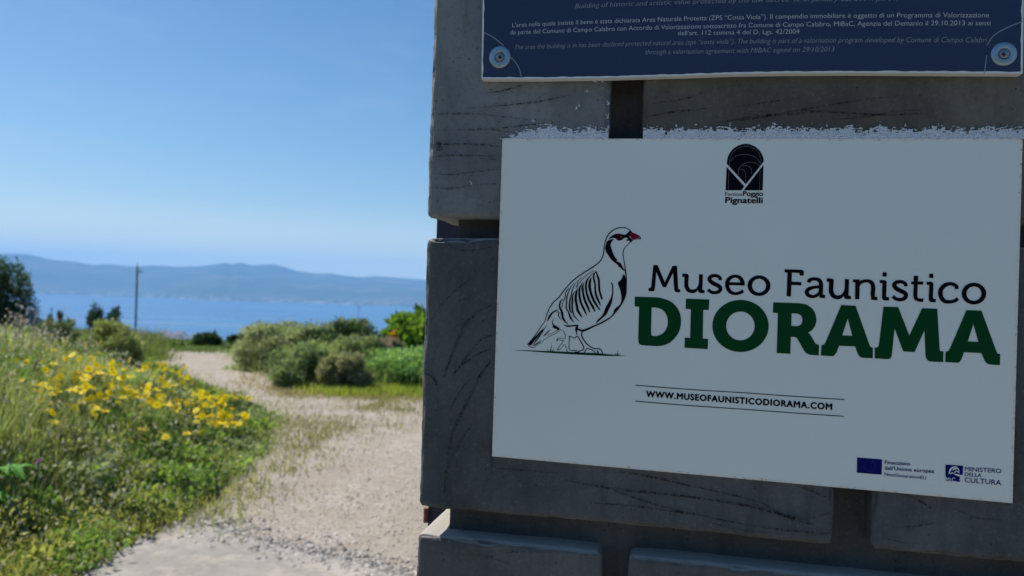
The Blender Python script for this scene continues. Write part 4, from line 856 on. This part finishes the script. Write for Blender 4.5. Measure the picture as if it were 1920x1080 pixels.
patch('brink_grass', vp, 7000, .05, .018, (.06, .12, .03), (.16, .24, .06), 'green grass verge across the far end of the path', .2, .4)
vp = np.array([D(R.uniform(-40, 270), 655, R.uniform(13, 19))[:2] for _ in range(300)])
patch('hillside_grass', vp, 18000, .24, .022, (.08, .13, .035), (.22, .25, .09), 'rough olive grass behind the flowers', .3, .5)

# yellow daisies: plants with several flower heads each
def head_mesh(k):
    v = []; f = []; mi = []; n = 13
    for i in range(n):
        a = 6.283*i/n+k; r0, r1, w = .005, R.uniform(.019, .024), .0052; c_, s__ = math.cos(a), math.sin(a); b = len(v); dz = R.uniform(-.003, .004)
        v += [(c_*r0-s__*w*.6, s__*r0+c_*w*.6, 0), (c_*r0+s__*w*.6, s__*r0-c_*w*.6, 0), (c_*r1+s__*w, s__*r1-c_*w, dz), (c_*r1*1.06, s__*r1*1.06, dz), (c_*r1-s__*w, s__*r1+c_*w, dz)]; f.append((b, b+1, b+2, b+3, b+4)); mi.append(0)
    b = len(v); m = 10
    for r, z in ((.008, .001), (.006, .0045)): v += [(r*math.cos(6.283*i/m), r*math.sin(6.283*i/m), z) for i in range(m)]
    f += [(b+i, b+(i+1) % m, b+m+(i+1) % m, b+m+i) for i in range(m)]; mi += [1]*m; f.append(tuple(b+m+i for i in range(m))); mi.append(1)
    me = bpy.data.meshes.new('flower_head'); me.from_pydata(v, [], f); me.polygons.foreach_set('material_index', mi); me.materials.append(M['yellow']); me.materials.append(M['yolk']); return me
HM = [head_mesh(k) for k in range(3)]
def daisy(k):
    root = empty('yellow_daisy', (0, 0, 0)); v = []; f = []; tops = []; nh = (3, 4, 4, 3)[k]
    for i in range(nh):
        e = np.array([R.normal()*.32, R.normal()*.32, R.uniform(.55, 1.0)]); tube(v, f, [(0, 0, 0), e*[.35, .35, .5], e], .0032, .0018, 4); tops.append(e)
    pm('stem', v, f, M['greenstem'], root)
    n = 90; i = R.integers(0, nh, n); tt = R.uniform(.15, .85, n); T_ = np.array(tops)[i]; pos = T_*np.stack([tt**1.5, tt**1.5, tt], 1)
    Q, Cc = leaves(pos, unit(R.normal(size=(n, 3))+[0, 0, .4]), R.uniform(.03, .07, n), R.uniform(.006, .014, n), lerpc((.06, .13, .04), (.13, .22, .06), R.random(n)))
    quads('leaves', Q, Cc, M['leaf'], root)
    for e in tops:
        o = link('flower_head', HM[R.integers(0, 3)], None, root); o.location = e; o.rotation_euler = (R.normal()*.6+.5, R.normal()*.7, R.uniform(0, 6)); o['z'] = 1; del o['z']
        q = R.uniform(1.1, 1.55); o.scale = (q, q, q)
    return root
protos = [daisy(k) for k in range(4)]
BAND = [(-20, 640), (20, 632), (60, 640), (130, 668), (200, 680), (300, 692), (345, 712), (400, 735), (455, 750), (505, 775), (490, 800), (420, 800), (350, 778), (280, 760), (190, 745), (120, 745), (60, 735), (-10, 700)]
def inside(x, y, P_):
    c = False; j = len(P_)-1
    for i in range(len(P_)):
        if (P_[i][1] > y) != (P_[j][1] > y) and x < (P_[j][0]-P_[i][0])*(y-P_[i][1])/(P_[j][1]-P_[i][1])+P_[i][0]: c = not c
        j = i
    return c
DG = dict(label='yellow crown daisy plant flowering on the grassy bank left of the path', cat='flower', group='yellow daisies on the bank')
def place_daisy(px, py, first):
    d = ray(px, py); ph = R.uniform(.26, .62); q = None
    for t in np.arange(3.6, 14, .06):
        x, y, z = EYE+d*t; s = inland([x], [y])[0]
        if s < .12: continue
        hh_ = ph*(.4+.6*sstep(.1, 1.4, s))*(1-.6*sstep(6.5, 11, t)); g = float(height(x, y))
        if z < g+hh_: q = (x, y, g, max(.2, z-g)); break
    if q is None: return
    src = protos[R.integers(0, 4)]
    r = src.copy(); COL.objects.link(r); tag(r, **DG); r.location = q[:3]; sc = q[3]; r.scale = (sc/.93,)*3; r.rotation_euler = (0, 0, R.uniform(0, 6.28))
    for ch in src.children:
        c_ = ch.copy(); COL.objects.link(c_); c_.parent = r
        if ch.name.startswith('flower_head'): c_.scale = (ch.scale[0]*.93/sc,)*3
n = 0
while n < 255:
    x, y = R.uniform(15, 510), R.uniform(645, 805)
    if inside(x, y, BAND): place_daisy(x, y, n == 0); n += 1
for x, y in ((250, 800), (255, 812), (402, 782), (415, 790), (205, 735), (480, 795), (100, 700), (40, 690), (518, 796)): place_daisy(x, y, False)
for o in protos:
    for ch in list(o.children): bpy.data.objects.remove(ch)
    bpy.data.objects.remove(o)

# single plants one can tell apart
def twiggy(name, px, py0, py1, dist, n, label, spread, mat, cat_='weed'):
    B_ = D(px, py1, dist); g = float(height(B_[0], B_[1])); T_ = D(px, py0, dist); root = empty(name, (B_[0], B_[1], g), label=label, cat=cat_); v = []; f = []; tp = []
    for i in range(n):
        e = np.array([B_[0]+R.normal()*spread, B_[1]+R.normal()*spread, g+(T_[2]-g)*R.uniform(.7, 1)]); m = (e+[B_[0], B_[1], g])/2+R.normal(size=3)*.02; tube(v, f, [(B_[0], B_[1], g), m, e], .004, .002, 4)
        for k in range(7): q = m+(e-m)*R.uniform(.2, 1); e2 = q+R.normal(size=3)*.05+[0, 0, .05]; tube(v, f, [q, (q+e2)/2, e2], .002, .0012, 3); tp.append(e2)
    pm('stem', v, f, mat, root); tp = np.array(tp); tp = np.repeat(tp, 3, 0)+R.normal(size=(len(tp)*3, 3))*.008
    Q, Cc = leaves(tp, unit(R.normal(size=tp.shape)), R.uniform(.012, .025, len(tp)), R.uniform(.01, .018, len(tp)), lerpc((.38, .32, .25), (.62, .56, .46), R.random(len(tp))))
    tag(quads('seed_heads', Q, Cc, M['drygrass'], root), kind='stuff')
twiggy('dry_weed', 45, 565, 680, 6.2, 12, 'dry branching weed with pale seed heads in front of the dark tree', .14, M['drystem'])
twiggy('dry_weed', 12, 600, 700, 5.6, 8, 'pale dry weed at the very left edge above the yellow flowers', .10, M['drystem'])
twiggy('dry_weed', 258, 612, 680, 14.5, 22, 'straw coloured dry weed at the foot of the tall pole', .30, M['drystem'])
twiggy('dry_weed', 100, 608, 690, 9, 12, 'pale dry weed left of the rounded olive bush', .2, M['drystem'])
BL = G(15, 900); bx, by = D(12, 900, 4.1)[:2]; bz = float(height(bx, by))
root = empty('broadleaf_plant', (bx, by, bz), label='bright green broad leaved plant at the lower left edge of the flower bank', cat='plant')
me_l = []
for i in range(16):
    a = R.uniform(0, 6.283); L = R.uniform(.12, .22); w = L*.16; v = []; f = []; el = R.uniform(.2, 1.2); h0 = R.uniform(.12, .42)
    for k in range(6):
        t_ = k/5; wd = w*math.sin(math.pi*min(.97, t_*.95+.05)); r_ = L*t_*math.cos(el); z_ = h0+L*t_*math.sin(el)-.09*L/.15*t_*t_; c_ = np.array([math.cos(a)*r_, math.sin(a)*r_, z_]); sd = np.array([-math.sin(a), math.cos(a), 0])*wd
        v += [c_-sd+[0, 0, .006], c_, c_+sd+[0, 0, .006]]
    for k in range(5): b = 3*k; f += [(b, b+1, b+4, b+3), (b+1, b+2, b+5, b+4)]
    v = [np.array(q)+[bx, by, bz] for q in v]; o = pm('leaf', v, f, petal('green_leaf_blade', (.10, .30, .035)) if i == 0 else bpy.data.materials['green_leaf_blade'], root, smooth=True)
v = []; f = []
for i in range(3): tube(v, f, [(bx, by, bz), (bx+R.normal()*.02, by+R.normal()*.02, bz+.25), (bx+R.normal()*.04, by+R.normal()*.04, bz+.5)], .006, .003)
pm('stem', v, f, M['greenstem'], root)
tx, ty, tz = D(72, 867, 4.0); g = float(height(tx, ty)); root = empty('purple_thistle', (tx, ty, g), label='single purple thistle flower low in the bank at the left', cat='flower')
v = []; f = []; tube(v, f, [(tx, ty, g), (tx+.01, ty, (g+tz)/2), (tx, ty, tz)], .004, .003); pm('stem', v, f, M['greenstem'], root)
n = 90; d_ = unit(R.normal(size=(n, 3))+[0, 0, .9]); Q, Cc = leaves(np.tile([tx, ty, tz], (n, 1))+d_*.004, d_, R.uniform(.012, .022, n), np.full(n, .004), lerpc((.35, .14, .36), (.58, .30, .56), R.random(n))); quads('flower_head', Q, Cc, M['petal'], root)

# pebbles on the path
def pebbles():
    pts = []
    while len(pts) < 15000:
        x = R.uniform(-10, 1.5, 40000); y = R.uniform(3.1, 13, 40000); d = x*FW[0]+y*FW[1]; k = (inland(x, y) < .05) & (R.random(40000) < (3.4/np.maximum(d, 3.4))**1.6) & (x/y > -1.05) & (x/np.maximum(y, .1) < -.15)
        pts += [q for q in np.stack([x[k], y[k]], 1) if inside(q[0], q[1], PATH) and (not inside(q[0], q[1], APRON) or R.random() < .03)]
    eg = [p_ for p_ in wobble(APRON, .012, .13, 2.6) if p_[1] > 3.2 and p_[0] < -1]; pts = pts[:13500]+[np.array(eg[R.integers(0, len(eg))])+R.normal(size=2)*.085 for _ in range(4500)]
    p = np.array(pts[:18000]); n = len(p); s = (.0025+.009*R.random(n)**4)*(1+.05*p[:, 1]); s[13500:] *= 1.7
    oc = np.array([(1, 0, 0), (0, 1, 0), (-1, 0, 0), (0, -1, 0), (0, 0, .5), (0, 0, -.4)]); fc = [(0, 1, 4, 4), (1, 2, 4, 4), (2, 3, 4, 4), (3, 0, 4, 4)]
    V = oc[None]*(s[:, None, None]*R.uniform(.6, 1.3, (n, 6, 1))); a = R.uniform(0, 6.283, n); ca, sa = np.cos(a)[:, None], np.sin(a)[:, None]
    X = V[:, :, 0]*ca-V[:, :, 1]*sa; Y = V[:, :, 0]*sa+V[:, :, 1]*ca; V = np.stack([X+p[:, 0:1], Y+p[:, 1:2], V[:, :, 2]+.008+s[:, None]*.25], -1)
    tri = np.array([(0, 1, 4), (1, 2, 4), (2, 3, 4), (3, 0, 4)]); F_ = (tri[None]+np.arange(n)[:, None, None]*6).reshape(-1, 3)
    me = bpy.data.meshes.new('path_pebbles'); me.from_pydata(V.reshape(-1, 3).tolist(), [], F_.tolist())
    t_ = R.random(n); col = lerpc((.36, .32, .28), (.62, .57, .51), t_); dark = R.random(n) < .12; col[dark] = (.22, .215, .21); col[13500:] *= .75
    at = me.color_attributes.new('Col', 'FLOAT_COLOR', 'POINT'); cc = np.ones((n, 6, 4), dtype=np.float32); cc[:, :, :3] = col[:, None]; at.data.foreach_set('color', cc.ravel())
    tag(link('path_pebbles', me, M['pebble']), kind='stuff', label='loose pale pebbles scattered on the gravel path')
pebbles()

# poles on the slope
def pole(px, top, dist, r, label, arm):
    T_ = D(px, top, dist); g = float(height(T_[0], T_[1])); root = empty('utility_pole', (T_[0], T_[1], g), label=label, cat='pole'); v = []; f = []
    tube(v, f, [(T_[0], T_[1], g-.3), (T_[0], T_[1], (g+T_[2])/2), tuple(T_)], r*1.25, r*.85, 8); pm('mast', v, f, M['pole'], root)
    dx = np.array([RT[0], RT[1], 0]); 
    if arm:
        a = T_-dx*.12*arm-[0, 0, .45]; b = T_+dx*.45*arm-[0, 0, .45]; v = []; f = []; tube(v, f, [a, (a+b)/2, b], .035, .035, 6); pm('cross_arm', v, f, M['pole'], root)
        for q in (b-dx*.06, T_+dx*.2*arm-[0, 0, .45]): v = []; f = []; tube(v, f, [q, q+[0, 0, .14], q+[0, 0, .2]], .04, .025, 6); pm('insulator', v, f, M['pole'], root)
        v = []; f = []; tube(v, f, [T_, T_+[0, 0, .18], T_+[0, 0, .4]], .04, .02, 5); pm('top_spike', v, f, M['pole'], root)
pole(257.5, 500, 62, .085, 'tall utility pole standing against the sea and hills left of the path', 1)
pole(672.5, 573, 150, .05, 'thin distant pole just above the thicket right of the path', 1)

# town on the near coast
rr = random.Random(4); n = 0
for i in range(900):
    if n >= 90: break
    px = rr.gauss(322, 30); py = rr.uniform(628, 646)
    if not 268 < px < 378: continue
    d = ray(px, py); t_ = (1.5+216)/(-d[2]); x, y, z = EYE+d*t_; g = float(height(x, y))
    if g < SEA+1: continue
    wx, wy, hz = rr.uniform(10, 24), rr.uniform(9, 15), rr.uniform(8, 24); a = rr.uniform(0, 3.14); ca, sa = math.cos(a), math.sin(a); v = []
    for zz, k in ((g-2, 1), (g+hz, 1), (g+hz+.2, 1.06), (g+hz+rr.choice((.6, 3)), .3)):
        for sx, sy_ in ((-1, -1), (1, -1), (1, 1), (-1, 1)): v.append((x+(sx*wx/2*ca-sy_*wy/2*sa)*k, y+(sx*wx/2*sa+sy_*wy/2*ca)*k, zz))
    f = []; 
    for L in range(3): f += [(L*4+k, L*4+(k+1) % 4, L*4+4+(k+1) % 4, L*4+4+k) for k in range(4)]
    f.append((12, 13, 14, 15))
    tag(pm('town_house', v, f, [M['house'], M['roof']], mi=[0]*4+[1]*9), label='pale far-off town building on the near coast below the pole', cat='building', group='town houses on the near coast'); n += 1
# grass far off on that coast would read as one tone: the ground's material carries it
S.cycles.max_bounces = 6; S.cycles.transparent_max_bounces = 12; S.cycles.volume_bounces = 2
S.cycles.use_denoising = True
